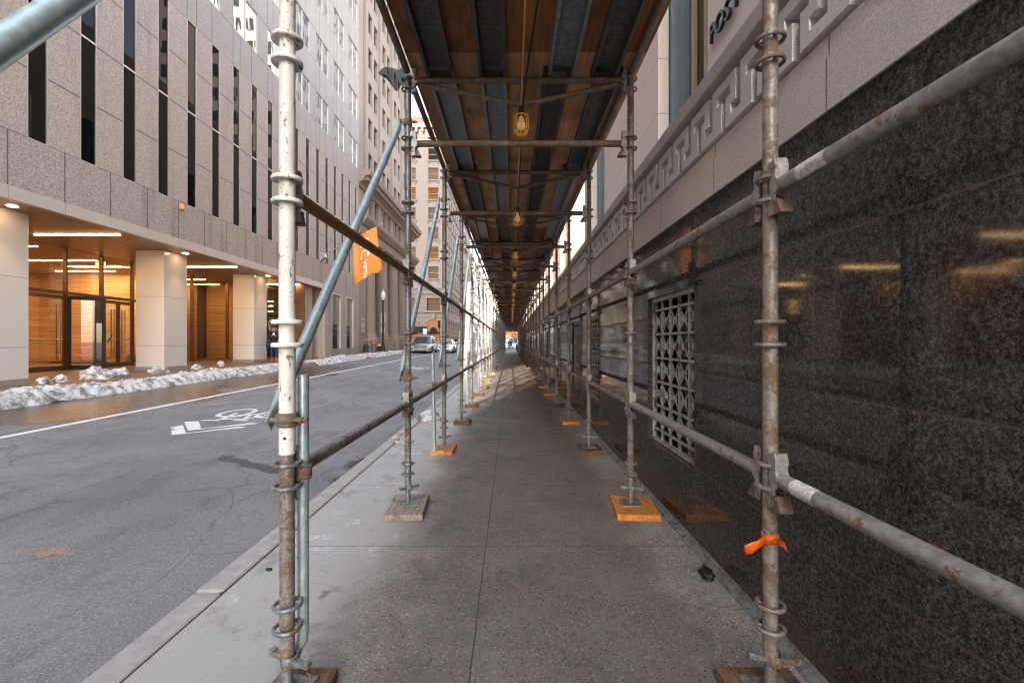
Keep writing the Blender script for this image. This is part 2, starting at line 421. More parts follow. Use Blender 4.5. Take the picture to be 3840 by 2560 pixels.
def m_black_granite():
    n = NT('polished_dark_granite')
    a = n.noise(185, 2, .7); b = n.noise(74, 2, .6); big = n.noise(1.1, 3)
    v = n.math('MULTIPLY_ADD', b, .45, n.math('MULTIPLY', a, .55))
    col = n.ramp(v, [(.36, (.010, .010, .011)), (.45, (.034, .031, .030)), (.53, (.098, .091, .085)), (.60, (.175, .165, .156)), (.70, (.25, .24, .228))])
    st = n.noise(1.0, 4, .6, n.sc(n.P, (3, 3, .25)))
    col = n.mix(n.math('MULTIPLY', n.rng(st, .5, .72), .28), col, (.036, .026, .02))
    col = n.mix(n.math('MULTIPLY', n.rng(big, .45, .65), .25), col, (.018, .018, .02))
    cb = n.t.nodes.new('ShaderNodeCombineXYZ')
    n.L(n.math('FLOOR', n.math('MULTIPLY_ADD', n.y, 1 / .74, -1.70 / .74)), cb.inputs[0]); n.L(n.math('FLOOR', n.math('MULTIPLY_ADD', n.z, 1 / .5725, -.485 / .5725)), cb.inputs[1])
    wn = n.t.nodes.new('ShaderNodeTexWhiteNoise'); n.L(cb.outputs[0], wn.inputs['Vector'])
    col = n.mix(n.math('MULTIPLY', wn.outputs[0], .3), col, (.016, .015, .0145))
    grime = n.math('MULTIPLY', n.rng(n.math('ADD', n.z, n.math('MULTIPLY', n.noise(6, 4, .6), .25)), .38, .12), .55)
    col = n.mix(grime, col, (.085, .06, .045))
    j = n.math('MAXIMUM', n.line(n.z, .485, .5725, .007), n.line(n.y, 1.70, .74, .005))
    col = n.mix(n.math('MULTIPLY', j, n.math('MULTIPLY_ADD', n.noise(8), .7, .25)), col, (.15, .105, .075))
    n.bump(n.math('MULTIPLY', j, -.5), .12, .004)
    return n.set(col, n.math('MULTIPLY_ADD', n.noise(3, 3), .05, .04), spec=.22)
M['black_granite'] = m_black_granite()

def m_stone(name, c, speck=.5, joints=None, rough=.8, stain=.35, sscale=170):
    n = NT(name); a = n.noise(sscale, 3, .7); b = n.noise(1.3, 4, .6); st = n.noise(1.0, 4, .6, n.sc(n.P, (2.5, 2.5, .35)))
    col = n.mix(n.rng(a, .32, .68), tuple(x * (1 - speck) for x in c), tuple(min(1, x * (1 + speck * .45)) for x in c))
    col = n.mix(n.math('MULTIPLY', n.rng(st, .5, .72), stain), col, tuple(x * .45 for x in c))
    col = n.mix(n.math('MULTIPLY', n.rng(b, .45, .7), .25), col, tuple(x * .8 for x in c))
    h = n.math('MULTIPLY', a, .25)
    if joints:
        j = None
        for (ax, off, p, w) in joints:
            l = n.line({'x': n.x, 'y': n.y, 'z': n.z}[ax], off, p, w)
            j = l if j is None else n.math('MAXIMUM', j, l)
        col = n.mix(n.math('MULTIPLY', j, .8), col, tuple(x * .18 for x in c)); h = n.math('SUBTRACT', h, j)
    n.bump(h, .35, .006)
    return n.set(col, rough, spec=.3)
M['stone'] = m_stone('light_limestone', (.60, .55, .52), .32, [('z', 3.03, .556, .007)], .8, .2)
M['band'] = m_stone('limestone_band', (.76, .695, .65), .34, [('y', 1.62, .9, .008)], .8, .3)
M['keystone'] = m_stone('limestone_frieze', (.82, .785, .76), .3, None, .8, .25)
M['recess'] = m_stone('limestone_recess', (.17, .11, .08), .3, None, .85, .3)  # brown stain plus the shade of the hollows put into the colour
M['ledge'] = m_stone('limestone_ledge', (.70, .64, .60), .4, [('y', 1.75, 1.5, .006)], .8, .4)
AJ = [('z', 5.73, 1.53, .034)]
M['agranite'] = m_stone('pink_grey_granite', (.47, .39, .345), .36, AJ, .75, .3, 22)
M['agranite_band'] = m_stone('pink_grey_granite_band', (.44, .37, .33), .4, [('y', 9.58, 1.23, .032)], .75, .5, 22)
M['agranite_up'] = m_stone('pink_grey_granite_upper', (.41, .37, .35), .3, [('y', 9.97, 1.23, .03), ('y', 10.42, 2.46, .03), ('z', 13.25, 3.2, .03), ('z', 14.95, 3.2, .03)], .75, .2, 22)
M['brown_granite'] = m_stone('brown_granite', (.17, .09, .045), .5, None, .4, .2, 60)
M['fascia'] = simple('champagne_metal', (.56, .50, .46), .38, .35, .05, 2)
def m_joint(name, c, joints, rough, metal=0):
    n = NT(name); j = None
    for (ax, off, p, w) in joints:
        l = n.line({'x': n.x, 'y': n.y, 'z': n.z}[ax], off, p, w); j = l if j is None else n.math('MAXIMUM', j, l)
    col = n.mix(n.math('MULTIPLY', j, .7), n.mix(n.noise(1.5, 3), c, tuple(x * .9 for x in c)), tuple(x * .2 for x in c))
    return n.set(col, rough, metal)
M['fascia'] = m_joint('champagne_metal_panels', (.56, .50, .46), [('y', 9.58, 1.23, .012)], .38, .35)
M['soffit'] = m_joint('bronze_soffit', (.36, .255, .165), [('y', 9.58, 1.23, .012), ('x', -11.9, 1.2, .012)], .42, .45)
M['panel'] = m_joint('white_wall_panel', (.74, .68, .63), [('z', 1.13, 1.635, .014)], .22)
M['plinth'] = simple('grey_plinth', (.30, .27, .25), .6, 0, .1, 5)
M['bronze'] = simple('bronze_frame', (.16, .10, .065), .4, .6, .15, 4)
M['black_metal'] = simple('black_metal', (.02, .02, .022), .4, .3, .2, 8)
M['steel'] = simple('brushed_steel', (.45, .43, .40), .3, .9, .1, 20)
def m_travertine():
    n = NT('travertine'); v = n.noise(1.0, 5, .6, n.sc(n.P, (.5, .5, 14)), .5)
    col = n.ramp(v, [(.3, (.30, .18, .08)), (.5, (.50, .33, .17)), (.7, (.62, .44, .26))])
    j = n.math('MAXIMUM', n.line(n.z, .9, .75, .008), n.line(n.x, -20, 1.5, .008))
    return n.set(n.mix(n.math('MULTIPLY', j, .6), col, (.12, .07, .03)), .5)
M['travertine'] = m_travertine()
M['dark_panel'] = simple('dark_wood_panel', (.10, .065, .045), .5, 0, .2, 3)
M['lobby_ceiling'] = simple('lobby_ceiling', (.55, .42, .30), .6, 0, .04, 2)
M['lobby_floor'] = simple('lobby_floor', (.30, .20, .13), .3, 0, .15, 2)
M['leather'] = simple('tan_leather', (.42, .23, .11), .45, 0, .12, 4)
M['seat_grey'] = simple('grey_plastic', (.25, .24, .23), .4, 0, .1, 5)
def m_brick():
    n = NT('brick_paving')
    t = n.t.nodes.new('ShaderNodeTexBrick'); n.L(n.P, t.inputs['Vector']); t.inputs['Scale'].default_value = 2.4
    t.inputs['Color1'].default_value = (.145, .085, .06, 1); t.inputs['Color2'].default_value = (.11, .066, .047, 1); t.inputs['Mortar'].default_value = (.10, .08, .065, 1)
    t.inputs['Mortar Size'].default_value = .02
    return n.set(n.mix(n.math('MULTIPLY', n.noise(.9, 4), .5), t.outputs[0], (.13, .10, .085)), .55)
M['brick'] = m_brick()

def m_glass(name, tint=(.9, .86, .8), refl=1.0, rough=.0):
    n = NT(name); t = n.t
    tr = t.nodes.new('ShaderNodeBsdfTransparent'); tr.inputs[0].default_value = (*tint, 1)
    gl = t.nodes.new('ShaderNodeBsdfGlossy'); gl.inputs['Roughness'].default_value = rough; gl.inputs[0].default_value = (.9, .95, 1, 1)
    lw = t.nodes.new('ShaderNodeLayerWeight'); lw.inputs[0].default_value = .5
    fr = n.math('MULTIPLY_ADD', n.math('POWER', lw.outputs['Facing'], 5.0), .93, .05)
    mx = t.nodes.new('ShaderNodeMixShader')
    t.links.new(n.math('MULTIPLY', fr, refl, clamp=True), mx.inputs[0]); t.links.new(tr.outputs[0], mx.inputs[1]); t.links.new(gl.outputs[0], mx.inputs[2])
    t.links.new(mx.outputs[0], n.out.inputs[0]); return n.m
M['glass'] = m_glass('clear_glass')
def m_darkglass(name, c=(.012, .014, .016), rough=.02, wav=.0, spec=.8):
    n = NT(name)
    if wav: n.bump(n.noise(1.1, 2, .5, n.sc(n.P, (1, 1.4, .5))), wav, .05)
    return n.set(c, rough, 0, spec)
M['dark_glass'] = m_darkglass('dark_glass', (.004, .005, .006), .02, .06, .10)
M['mirror_glass'] = m_darkglass('reflective_glass', (.30, .33, .35), .02, .10)
for nd in M['mirror_glass'].node_tree.nodes:
    if nd.type == 'BSDF_PRINCIPLED': nd.inputs['Metallic'].default_value = .9
M['old_glass'] = m_darkglass('window_glass', (.018, .019, .02), .06, .04, .5)
M['alu'] = simple('aluminium_frame', (.50, .47, .44), .35, .7, .08, 5)
M['bluegrey'] = simple('blue_grey_metal_frame', (.17, .225, .25), .5, .3, .12, 3)
M['tan'] = simple('tan_frame', (.42, .32, .22), .6, 0, .1, 4)
M['bstone'] = m_stone('brown_limestone', (.35, .285, .245), .16, [('z', 9.0, .9, .012)], .85, .3, 40)
M['bstone_trim'] = m_stone('brown_limestone_trim', (.32, .25, .21), .22, None, .85, .4, 30)
M['bcol'] = m_stone('column_limestone', (.30, .235, .195), .16, [('z', 2.2, 1.4, .01)], .85, .25, 40)
M['cstone'] = m_stone('cream_stone', (.31, .25, .21), .1, [('z', 12, .8, .02)], .85, .2, 8)
M['crust'] = m_stone('rusticated_stone', (.27, .205, .165), .12, [('z', 1.5, .95, .07)], .85, .2, 8)
M['ctrim'] = m_stone('cream_stone_trim', (.30, .235, .195), .15, None, .85, .3, 8)
M['tower'] = m_stone('pale_tower_stone', (.45, .395, .35), .08, None, .85, .1, 3)
M['blocker_stone'] = m_stone('sun_blocker_stone', (.38, .34, .31), .12, [('z', 0, 3.2, .05)], .85, .2, 5)
def m_emit(name, c, s, base=(.02, .02, .02)):
    n = NT(name); return n.set(base, .5, emit=c, estr=s)
M['strip'] = m_emit('warm_led_strip', (1, .62, .28), 9)
M['downlight'] = m_emit('downlight_lens', (1, .66, .34), 7)
M['exit'] = m_emit('exit_face', (1, .45, .15), .9)
M['beacon'] = m_emit('amber_beacon', (1, .20, .02), .12, (.8, .2, .02))
def m_litwin():
    n = NT('lit_room_behind_glass'); f = n.noise(.7, 3, .6); g = n.noise(1.0, 1, .5, n.sc(n.P, (.35, .35, .25)))
    c = n.mix(n.rng(f, .35, .65), (.55, .17, .02), (1, .52, .14))
    return n.set((.02, .015, .01), .1, emit=c, estr=.07)
M['litwin'] = m_litwin()
M['lit_dim'] = m_emit('dim_lit_room', (1, .42, .12), .022, (.03, .02, .015))
M['lit_door'] = m_emit('lit_entrance', (1, .40, .07), .07)
M['orange_cloth'] = simple('orange_flag_cloth', (.85, .30, .055), .7, 0, .08, 3)
M['white_cloth'] = simple('white_print', (.85, .83, .80), .7, 0, .05, 3)
M['tape'] = simple('orange_tape', (.72, .115, .004), .5, 0, .2, 40)
M['tape_ink'] = simple('tape_ink', (.16, .03, .01), .6)
M['label_paper'] = simple('worn_paper_label', (.72, .68, .64), .8, 0, .4, 70)
M['cord_y'] = simple('yellow_cord', (.80, .36, .02), .5, 0, .1, 20)
M['rubber'] = simple('black_rubber', (.012, .012, .012), .6, 0, .2, 20)
M['cage'] = simple('yellow_plastic', (.88, .42, .02), .4, 0, .1, 20)
M['bulb'] = m_emit('bulb_glass', (1, .55, .18), .035, (.6, .55, .45))
M['net'] = m_glass('dark_netting', (.42, .45, .47), .25, .6)
M['grille'] = m_metal('painted_grille', (.54, .54, .50), (.38, .38, .34), (.20, .13, .09), .16, .6, .1)
M['void'] = simple('dark_void', (.012, .010, .009), .9)
M['flash'] = m_metal('lead_flashing', (.30, .33, .35), (.17, .19, .20), (.15, .13, .11), .2, .55, .5)
LOBBY, CANOPY, DOWN = 17, 3, 10
# ------------------------------------------------------------------ ground
def zr(x, y):
    """height of the road surface"""
    t = max(0.0, min(1.0, (-1.6 - x) / 7.6))
    yy = max(-40, min(60, y))
    return -.13 + t * (.12 + .0085 * yy)
def zs(x, y):
    """height of the far pavement"""
    return zr(-9.2, y) + .14 + .02 * max(0, min(5, -9.2 - x))

def grid_surface(name, xs, ys, fz, mat, smooth=True):
    mb = MB(); n = len(xs)
    vs = [(x, y, fz(x, y)) for y in ys for x in xs]
    mb.add(vs, [(j * n + i, j * n + i + 1, (j + 1) * n + i + 1, (j + 1) * n + i) for j in range(len(ys) - 1) for i in range(n - 1)], smooth)
    return tag(mb.build(name, mat), kind='structure')
grid_surface('road', [-2500, -300, -60, -20, -9.2, -8, -7, -6, -5, -4, -3, -2, -1.6, 5, 60, 300, 2500],
             [-2500, -300, -40, -20] + list(range(-10, 61, 5)) + [75, 100, 200, 400, 2500], zr, M['asphalt'])
# our pavement (slab with a real kerb step), far pavement
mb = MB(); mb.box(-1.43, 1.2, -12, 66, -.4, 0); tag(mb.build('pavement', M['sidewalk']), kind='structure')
mb = MB(); mb.box(-1.47, -1.42, -12, 66, -.4, -.012); tag(mb.build('kerb_gap', M['joint']), kind='structure')
mb = MB(); y = -11.3
while y < 66:
    L = random.choice((2.1, 2.6, 2.9)); mb.box(-1.60, -1.455 + random.uniform(-.004, .004), y, min(66, y + L - .012), -.4, -.002 + random.uniform(-.006, .002)); y += L
k = bevel(mb.build('kerb', M['kerb']), .015); tag(k, kind='structure')
def slab(name, xs, ys, fz, mat, drop=.5):
    mb = MB(); n = len(xs); m = len(ys)
    vs = [(x, y, fz(x, y)) for y in ys for x in xs] + [(x, y, fz(x, y) - drop) for y in ys for x in xs]
    fs = [(j * n + i, j * n + i + 1, (j + 1) * n + i + 1, (j + 1) * n + i) for j in range(m - 1) for i in range(n - 1)]
    o = n * m
    for j in range(m - 1):
        fs.append((j * n, (j + 1) * n, o + (j + 1) * n, o + j * n)); fs.append((j * n + n - 1, o + j * n + n - 1, o + (j + 1) * n + n - 1, (j + 1) * n + n - 1))
    for i in range(n - 1):
        fs.append((i, o + i, o + i + 1, i + 1)); q = (m - 1) * n; fs.append((q + i, q + i + 1, o + q + i + 1, o + q + i))
    mb.add(vs, fs); return tag(mb.build(name, mat), kind='structure')
slab('far_pavement', [-60, -14.2, -12, -10, -9.38], list(range(-40, 50, 5)) + [50], zs, M['brick'])
slab('far_kerb', [-9.38, -9.2], list(range(-40, 50, 5)) + [50], lambda x, y: zs(-9.3, y) + .004, M['kerb'])
slab('corner_pavement', [-80, -13, -11.5], [89, 100, 150, 220], lambda x, y: zr(-9.2, y) + .14, M['kerb'])
slab('end_pavement', [-3.2, 0, 40], [90, 95, 150], lambda x, y: .0, M['kerb'])

# road markings, thin sheets lying on the asphalt
def mark(name, polys):
    mb = MB()
    for p in polys:
        mb.add([(x, y, zr(x, y) + .005) for x, y in p], [tuple(range(len(p)))])
    return tag(mb.build(name, M['paint']), kind='structure')
segs = []; y = -8.0
while y < 46:
    x0 = -6.76 - .012 * max(0, y - 6) ; x1 = -6.76 - .012 * max(0, y + 2 - 6)
    segs.append([(x0 - .065, y), (x0 + .065, y), (x1 + .065, y + 1.985), (x1 - .065, y + 1.985)]); y += 2
mark('lane_line', segs)
def arrow(y0, ragged=False):
    cx = -4.70
    l = [(cx - .07, y0), (cx - .60, y0 + .66), (cx - .42, y0 + .74), (cx + .02, y0 + .15)]
    if ragged: l = [(cx - .07, y0), (cx - .22, y0 + .19), (cx - .30, y0 + .30), (cx - .27, y0 + .36), (cx - .40, y0 + .40), (cx - .36, y0 + .46), (cx - .50, y0 + .52), (cx - .42, y0 + .70), (cx + .02, y0 + .15)]
    r = [(cx - .07, y0), (cx + .02, y0 + .15), (cx + .46, y0 + .72), (cx + .60, y0 + .66)]
    return [l, r]
mark('cycle_arrows', arrow(6.72) + arrow(6.40, True))
def ringpoly(cx, cy, rx, ry, t, n=22):
    out = []
    for k in range(n):
        a, b = 2 * PI * k / n, 2 * PI * (k + 1) / n
        out.append([(cx + rx * math.cos(a), cy + ry * math.sin(a)), (cx + rx * math.cos(b), cy + ry * math.sin(b)), (cx + (rx - t) * math.cos(b), cy + (ry - t * 1.7) * math.sin(b)), (cx + (rx - t) * math.cos(a), cy + (ry - t * 1.7) * math.sin(a))])
    return out
def stroke(a, b, w):
    d = Vector((b[0] - a[0], b[1] - a[1])); nrm = Vector((-d.y, d.x)).normalized() * (w / 2)
    return [(a[0] + nrm.x, a[1] + nrm.y), (b[0] + nrm.x, b[1] + nrm.y), (b[0] - nrm.x, b[1] - nrm.y), (a[0] - nrm.x, a[1] - nrm.y)]
def bike_mark(cx, cy):
    W1 = (cx - .34, cy); W2 = (cx + .34, cy); C = (cx - .02, cy - .1); S = (cx + .14, cy - .62); H = (cx - .22, cy - .66)
    return (ringpoly(W1[0], W1[1], .27, .48, .07) + ringpoly(W2[0], W2[1], .27, .48, .07)
            + [stroke(W2, C, .06), stroke(C, S, .06), stroke(S, W2, .06), stroke(C, H, .06), stroke(S, H, .06), stroke(H, W1, .06),
               stroke((S[0] - .11, S[1] - .1), (S[0] + .12, S[1] - .1), .09), stroke((H[0] - .24, H[1] - .13), (H[0] + .05, H[1] - .13), .07), stroke(H, (H[0] - .05, H[1] - .13), .06)])
mark('cycle_symbol', bike_mark(-4.68, 8.35))
mark('cycle_symbol', [[(x, y + 14.2) for x, y in p] for p in bike_mark(-4.68, 8.35)] )
mark('cycle_arrows', [[(x, y + 14.2) for x, y in p] for p in arrow(6.72) + arrow(6.40)])

# ------------------------------------------------------------------ scaffold
XL, XR, Y0, PIT, NF = -.77, .891, 1.565, 1.83, 34
YK = [Y0 + PIT * k for k in range(NF)]
RT = .0243
PAIRS = (.31, .795, 1.28, 1.77, 2.25, 2.73, 3.17)
def ring_mb(z, far=False):
    mb = MB()
    if far: mb.torus((0, 0, z), .042, .007, 10, 4)
    else:
        mb.torus((0, 0, z), .043, .0068, 26, 8, 1.15)
        for a in range(3):
            b = a * 2 * PI / 3 + .5
            mb.tube([(.022 * math.cos(b), .022 * math.sin(b), z), (.042 * math.cos(b), .042 * math.sin(b), z)], .0055, 6)
    return mb
def cup_mb(z):
    """welded flange of the painted upper tube: a shallow dish"""
    mb = MB()
    mb.lathe((0, 0, z), [(.0245, .004), (.036, .007), (.047, .008), (.051, .003), (.051, -.006), (.048, -.008), (.045, -.003), (.036, .000), (.0245, -.002)], 30)
    for a in range(6):
        b = a * PI / 3
        mb.lathe((.038 * math.cos(b), .038 * math.sin(b), z - .003), [(0.0, -.004), (.0035, -.002), (.0035, .002)], 8)
    return mb
def jack(parent, rot):
    b = MB(); b.box(-.075, .075, -.075, .075, .05, .058)
    p = bevel(b.build('base_plate', M['galv'], parent), .003)
    p.rotation_euler.z = rot * .3
    s = MB(); pr = []
    z = .058
    while z < .185:
        pr += [(.0175, z), (.0195, z + .003), (.0175, z + .006)]; z += .0065
    s.lathe((0, 0, 0), pr + [(.0175, .23)], 14)
    s.build('screw_jack', M['galv'], parent)
    w = MB(); w.lathe((0, 0, .165), [(.02, -.018), (.029, -.018), (.03, .0), (.027, .018), (.02, .018)], 14)
    for sg in (-1, 1):
        w.box(min(sg * .026, sg * .085), max(sg * .026, sg * .085), -.011, .011, .157, .173)
        w.box(min(sg * .066, sg * .085), max(sg * .066, sg * .085), -.013, .013, .163, .180)
    o = bevel(w.build('wing_nut', M['galv'], parent), .003); o.rotation_euler = (0, rad(4), rot)
    for sx, sy in ((-1, -1), (1, 1)):
        n = MB(); n.tube([(sx * .055, sy * .05, .057), (sx * .055, sy * .05, .075), (sx * .04, sy * .052, .083)], .0025, 6); n.build('nail', M['rust'], p)

def make_post(metal, label, rot=.6):
    t = thing('scaffold_post', label, 'scaffold post', group='scaffold posts of the covered walkway')
    m = MB(); m.tube([(0, 0, .17), (0, 0, 3.21)], RT, 20); m.build('tube', metal, t)
    for zc in PAIRS:
        for dz in (-.039, .039): ring_mb(zc + dz).build('ring', metal, t)
    jack(t, rot); return t
def make_far_post(metal):
    m = MB(); m.tube([(0, 0, .16), (0, 0, 3.21)], RT, 8)
    for zc in PAIRS:
        for dz in (-.039, .039): m.torus((0, 0, zc + dz), .042, .008, 8, 4)
    m.box(-.07, .07, -.07, .07, .05, .06); m.tube([(0, 0, .05), (0, 0, .2)], .019, 6); m.box(-.08, .08, -.012, .012, .155, .178)
    return m.build('scaffold_post', metal)
def post_label(side, k):
    s = 'kerb-side' if side < 0 else 'wall-side'
    return f'{"grey" if side < 0 else "brown weathered"} ringed {s} scaffold post, {ordinal(k + 1)} along its row from the near end'
protoL = protoR = farL = farR = None
for side in (-1, 1):
    x = XL if side < 0 else XR
    metal = M['galv'] if side < 0 else M['galv_rust']
    near = far = None
    for k in range(NF):
        lab = post_label(side, k)
        if side < 0 and k == 0:
            t = thing('scaffold_post', 'nearest kerb-side scaffold post, chipped white paint above and rusty tube below', 'scaffold post', (x, YK[0], 0), 'scaffold posts of the covered walkway')
            m = MB(); m.tube([(0, 0, .17), (0, 0, .873)], RT, 24); m.build('bare_tube', M['galv_rust'], t)
            m = MB(); m.tube([(0, 0, .868), (0, 0, 3.6)], RT + .0022, 28); m.build('painted_tube', M['white_tube'], t)
            for zc in PAIRS:
                for dz in (-.039, .039):
                    (ring_mb(zc + dz) if zc < 1 else cup_mb(zc + dz)).build('ring', M['galv'] if zc < 1 else M['white_tube'], t)
            jack(t, -.35)
            h = MB(); h.lathe((.004, -RT - .0045, .925), [(0, 0), (.0065, .0003)], 10)
            hb = MB(); hb.tube([(.004, -RT - .004, .925), (.004, -RT + .004, .925)], .0052, 10); hb.build('pin_hole', M['rubber'], t)
            hb = MB(); hb.tube([(-.006, -RT - .003, .795), (-.006, -RT + .004, .795)], .004, 10); hb.build('rivet', M['bracket'], t)
            continue
        if k < 9:
            if near is None: near = o = make_post(metal, lab, .9 if side < 0 else -.1)
            else: o = copy_tree(near)
        else:
            if far is None: far = o = make_far_post(metal)
            else: o = far.copy(); COL.objects.link(o)
        o.location = (x, YK[k], 0)
        tag(o, lab, 'scaffold post', 'scaffold posts of the covered walkway', 'thing')
        o.rotation_euler = (0, 0, 0) if k < 2 else (random.gauss(0, .003), random.gauss(0, .0035), 0)

# timber blocks under the posts
BLK = {(-1, 0): ('block_brown', .20, .46, .04, -.11, 'splintered brown timber block under the white-painted scaffold post'),
       (-1, 1): ('block_grey', .27, .44, 0, 0, 'weathered grey timber block under the second kerb-side scaffold post'),
       (1, 0): ('block_brown', .27, .46, .0, -.105, 'dark brown timber block under the nearest wall-side scaffold post'),
       (1, 1): ('block_orange', .30, .40, .02, -.02, 'bright orange timber block under the second wall-side scaffold post'),
       (-1, 2): ('block_orange', .25, .36, 0, 0, 'orange timber block under the third kerb-side scaffold post'),
       (1, 2): ('block_brown', .25, .36, .01, 0, 'brown timber block under the third wall-side scaffold post')}
blk_mesh = {}
for side in (-1, 1):
    for k in range(NF):
        mt, w, l, dx, dy, lab = BLK.get((side, k), (random.choice(['block_orange', 'block_brown', 'block_brown']), .25, .34, random.uniform(-.02, .02), random.uniform(-.02, .02), None))
        if lab is None:
            cn = {'block_orange': 'orange', 'block_brown': 'brown'}[mt]
            lab = f'{cn} timber block under the {ordinal(k + 1)} {"kerb-side" if side < 0 else "wall-side"} scaffold post'
        key = (mt, w, l)
        if key not in blk_mesh:
            mb = MB(); mb.box(-w / 2, w / 2, -l / 2, l / 2, 0.001, .048)
            o = bevel(mb.build('timber_block', M[mt]), .005); blk_mesh[key] = o
        else:
            o = blk_mesh[key].copy(); COL.objects.link(o)
        o.location = ((XL if side < 0 else XR) + dx, YK[k] + dy, 0)
        o.rotation_euler.z = random.uniform(-.05, .05) + (.12 if (side, k) == (-1, 1) else 0) + (-.05 if (side, k) == (1, 1) else 0)
        tag(o, lab, 'timber block', 'timber blocks under the scaffold posts', 'thing')

# horizontal rails with hook brackets at both ends (local y runs along the street)
def bracket_mb(sy, y):
    """hook plate pair + wedge; sy = +1 when the rail continues towards +y"""
    mb = MB()
    poly = [(.0, .080), (.036, .088), (.045, .060), (.040, .030), (.052, .012), (.052, -.020), (.034, -.034), (.030, -.060), (.040, -.092), (.006, -.098), (-.004, -.075), (.010, -.045), (.012, -.020), (.006, .0), (.012, .030), (-.004, .055)]
    for x0 in (-.022, .015):
        mb.prism(lambda u, v, w: (w, y + sy * u, v), poly, x0, x0 + .007)
    mb.box(-.016, .016, min(y + sy * .036, y + sy * .042), max(y + sy * .036, y + sy * .042), .02, .088)
    return mb
def wedge_mb(sy, y):
    mb = MB()
    poly = [(.040, -.052), (.052, -.050), (.074, -.090), (.074, -.098), (.036, -.100), (.034, -.085)]
    mb.prism(lambda u, v, w: (w, y + sy * u, v), poly, -.024, .020)
    mb.tube([(-.028, y + sy * .046, -.058), (.024, y + sy * .046, -.058)], .006, 8)
    return mb
def make_rail(metal):
    t = thing('scaffold_rail', 'x', 'rail')
    m = MB(); m.tube([(0, .072, 0), (0, PIT - .072, 0)], RT, 18); m.build('tube', metal, t)
    for sy, y in ((1, .024), (-1, PIT - .024)):
        b = bracket_mb(sy, y).build('end_bracket', M['bracket'], t); recalc(b)
        w = wedge_mb(sy, y).build('wedge', M['dull'], b); recalc(w)
    return t
def make_far_rail(metal):
    m = MB(); m.tube([(0, .05, 0), (0, PIT - .05, 0)], RT, 7)
    for y in (.045, PIT - .045): m.box(-.022, .022, y - .025, y + .025, -.095, .085)
    return m.build('scaffold_rail', metal)
def make_bar(metal):
    t = thing('scaffold_crossbar', 'x', 'crossbar')
    W = XR - XL
    m = MB(); m.tube([(.072, 0, 0), (W - .072, 0, 0)], RT, 14); m.build('tube', metal, t)
    for s, x in ((1, .024), (-1, W - .024)):
        b = bracket_mb(s, x); b.v = [(p[1], p[0], p[2]) for p in b.v]; o = b.build('end_bracket', M['bracket'], t); recalc(o)
        w = wedge_mb(s, x); w.v = [(p[1], p[0], p[2]) for p in w.v]; recalc(w.build('wedge', M['dull'], o))
    return t
protos = {}
def rail_at(side, k, z, lab):
    far = k > 7
    lvl_rust = 'rust' if (side < 0 and k == 0 and z > 1.5) else ('rail_grey' if side > 0 and k < 1 else 'galv_rust')
    key = (lvl_rust, far)
    if key not in protos:
        protos[key] = o = (make_far_rail if far else make_rail)(M[lvl_rust])
    else:
        o = copy_tree(protos[key])
    o.location = (XL if side < 0 else XR, Y0 + PIT * k, z)
    o.rotation_euler.x = random.gauss(0, .002) if k > 1 else 0
    return tag(o, lab, 'rail', 'horizontal rails of the scaffold', 'thing')
for side in (-1, 1):
    for k in range(0 if side < 0 else -1, NF - 1):
        for z in (.795, 1.77):
            up = 'upper' if z > 1 else 'lower'; s = 'kerb-side' if side < 0 else 'wall-side'
            if k == -1: lab = f'{up} wall-side rail running out of the picture beside the dark granite'
            elif k == 0 and side < 0 and z > 1: lab = 'rusty brown upper rail from the white-painted post to the second kerb-side post'
            else: lab = f'{up} {s} rail between the {ordinal(k + 1)} and {ordinal(k + 2)} posts of that row'
            rail_at(side, k, z, lab)
# worn paper labels stuck on the two near wall-side rails
for z, lab in ((1.77, 'worn paper label wrapped on the upper rail beside the nearest wall-side post'), (.795, 'worn paper label wrapped on the lower rail beside the nearest wall-side post')):
    mb = MB(); n = 9; c = (XR, z)
    y0, y1 = YK[0] - .30, YK[0] - .17
    if z < 1: y0, y1 = YK[0] - .25, YK[0] - .14
    A = [(-.2 + 2.9 * i / n + PI / 2) for i in range(n + 1)]
    for i in range(n):
        p = [(XR + (RT + .0012) * math.cos(a), yy, z + (RT + .0012) * math.sin(a)) for yy in (y0, y1) for a in (A[i], A[i + 1])]
        mb.add([p[0], p[1], p[3], p[2]], [(0, 1, 2, 3)], True)
    solo(mb, 'paper_label', M['label_paper'], lab, 'label', 'paper labels on the rails')

bar0 = None
for k in range(1, NF):
    if bar0 is None: bar0 = o = make_bar(M['dull'])
    else: o = copy_tree(bar0) if k < 9 else None
    if o is None:
        if k == 9:
            m = MB(); m.tube([(.05, 0, 0), (XR - XL - .05, 0, 0)], RT, 7); m.box(.02, .07, -.02, .02, -.095, .085); m.box(XR - XL - .07, XR - XL - .02, -.02, .02, -.095, .085)
            farbar = o = m.build('scaffold_crossbar', M['galv_rust'])
        else:
            o = farbar.copy(); COL.objects.link(o)
    o.location = (XL, YK[k], 2.73)
    tag(o, f'brown crossbar spanning the walkway overhead between the {ordinal(k + 1)} pair of posts', 'crossbar', 'crossbars over the walkway', 'thing')

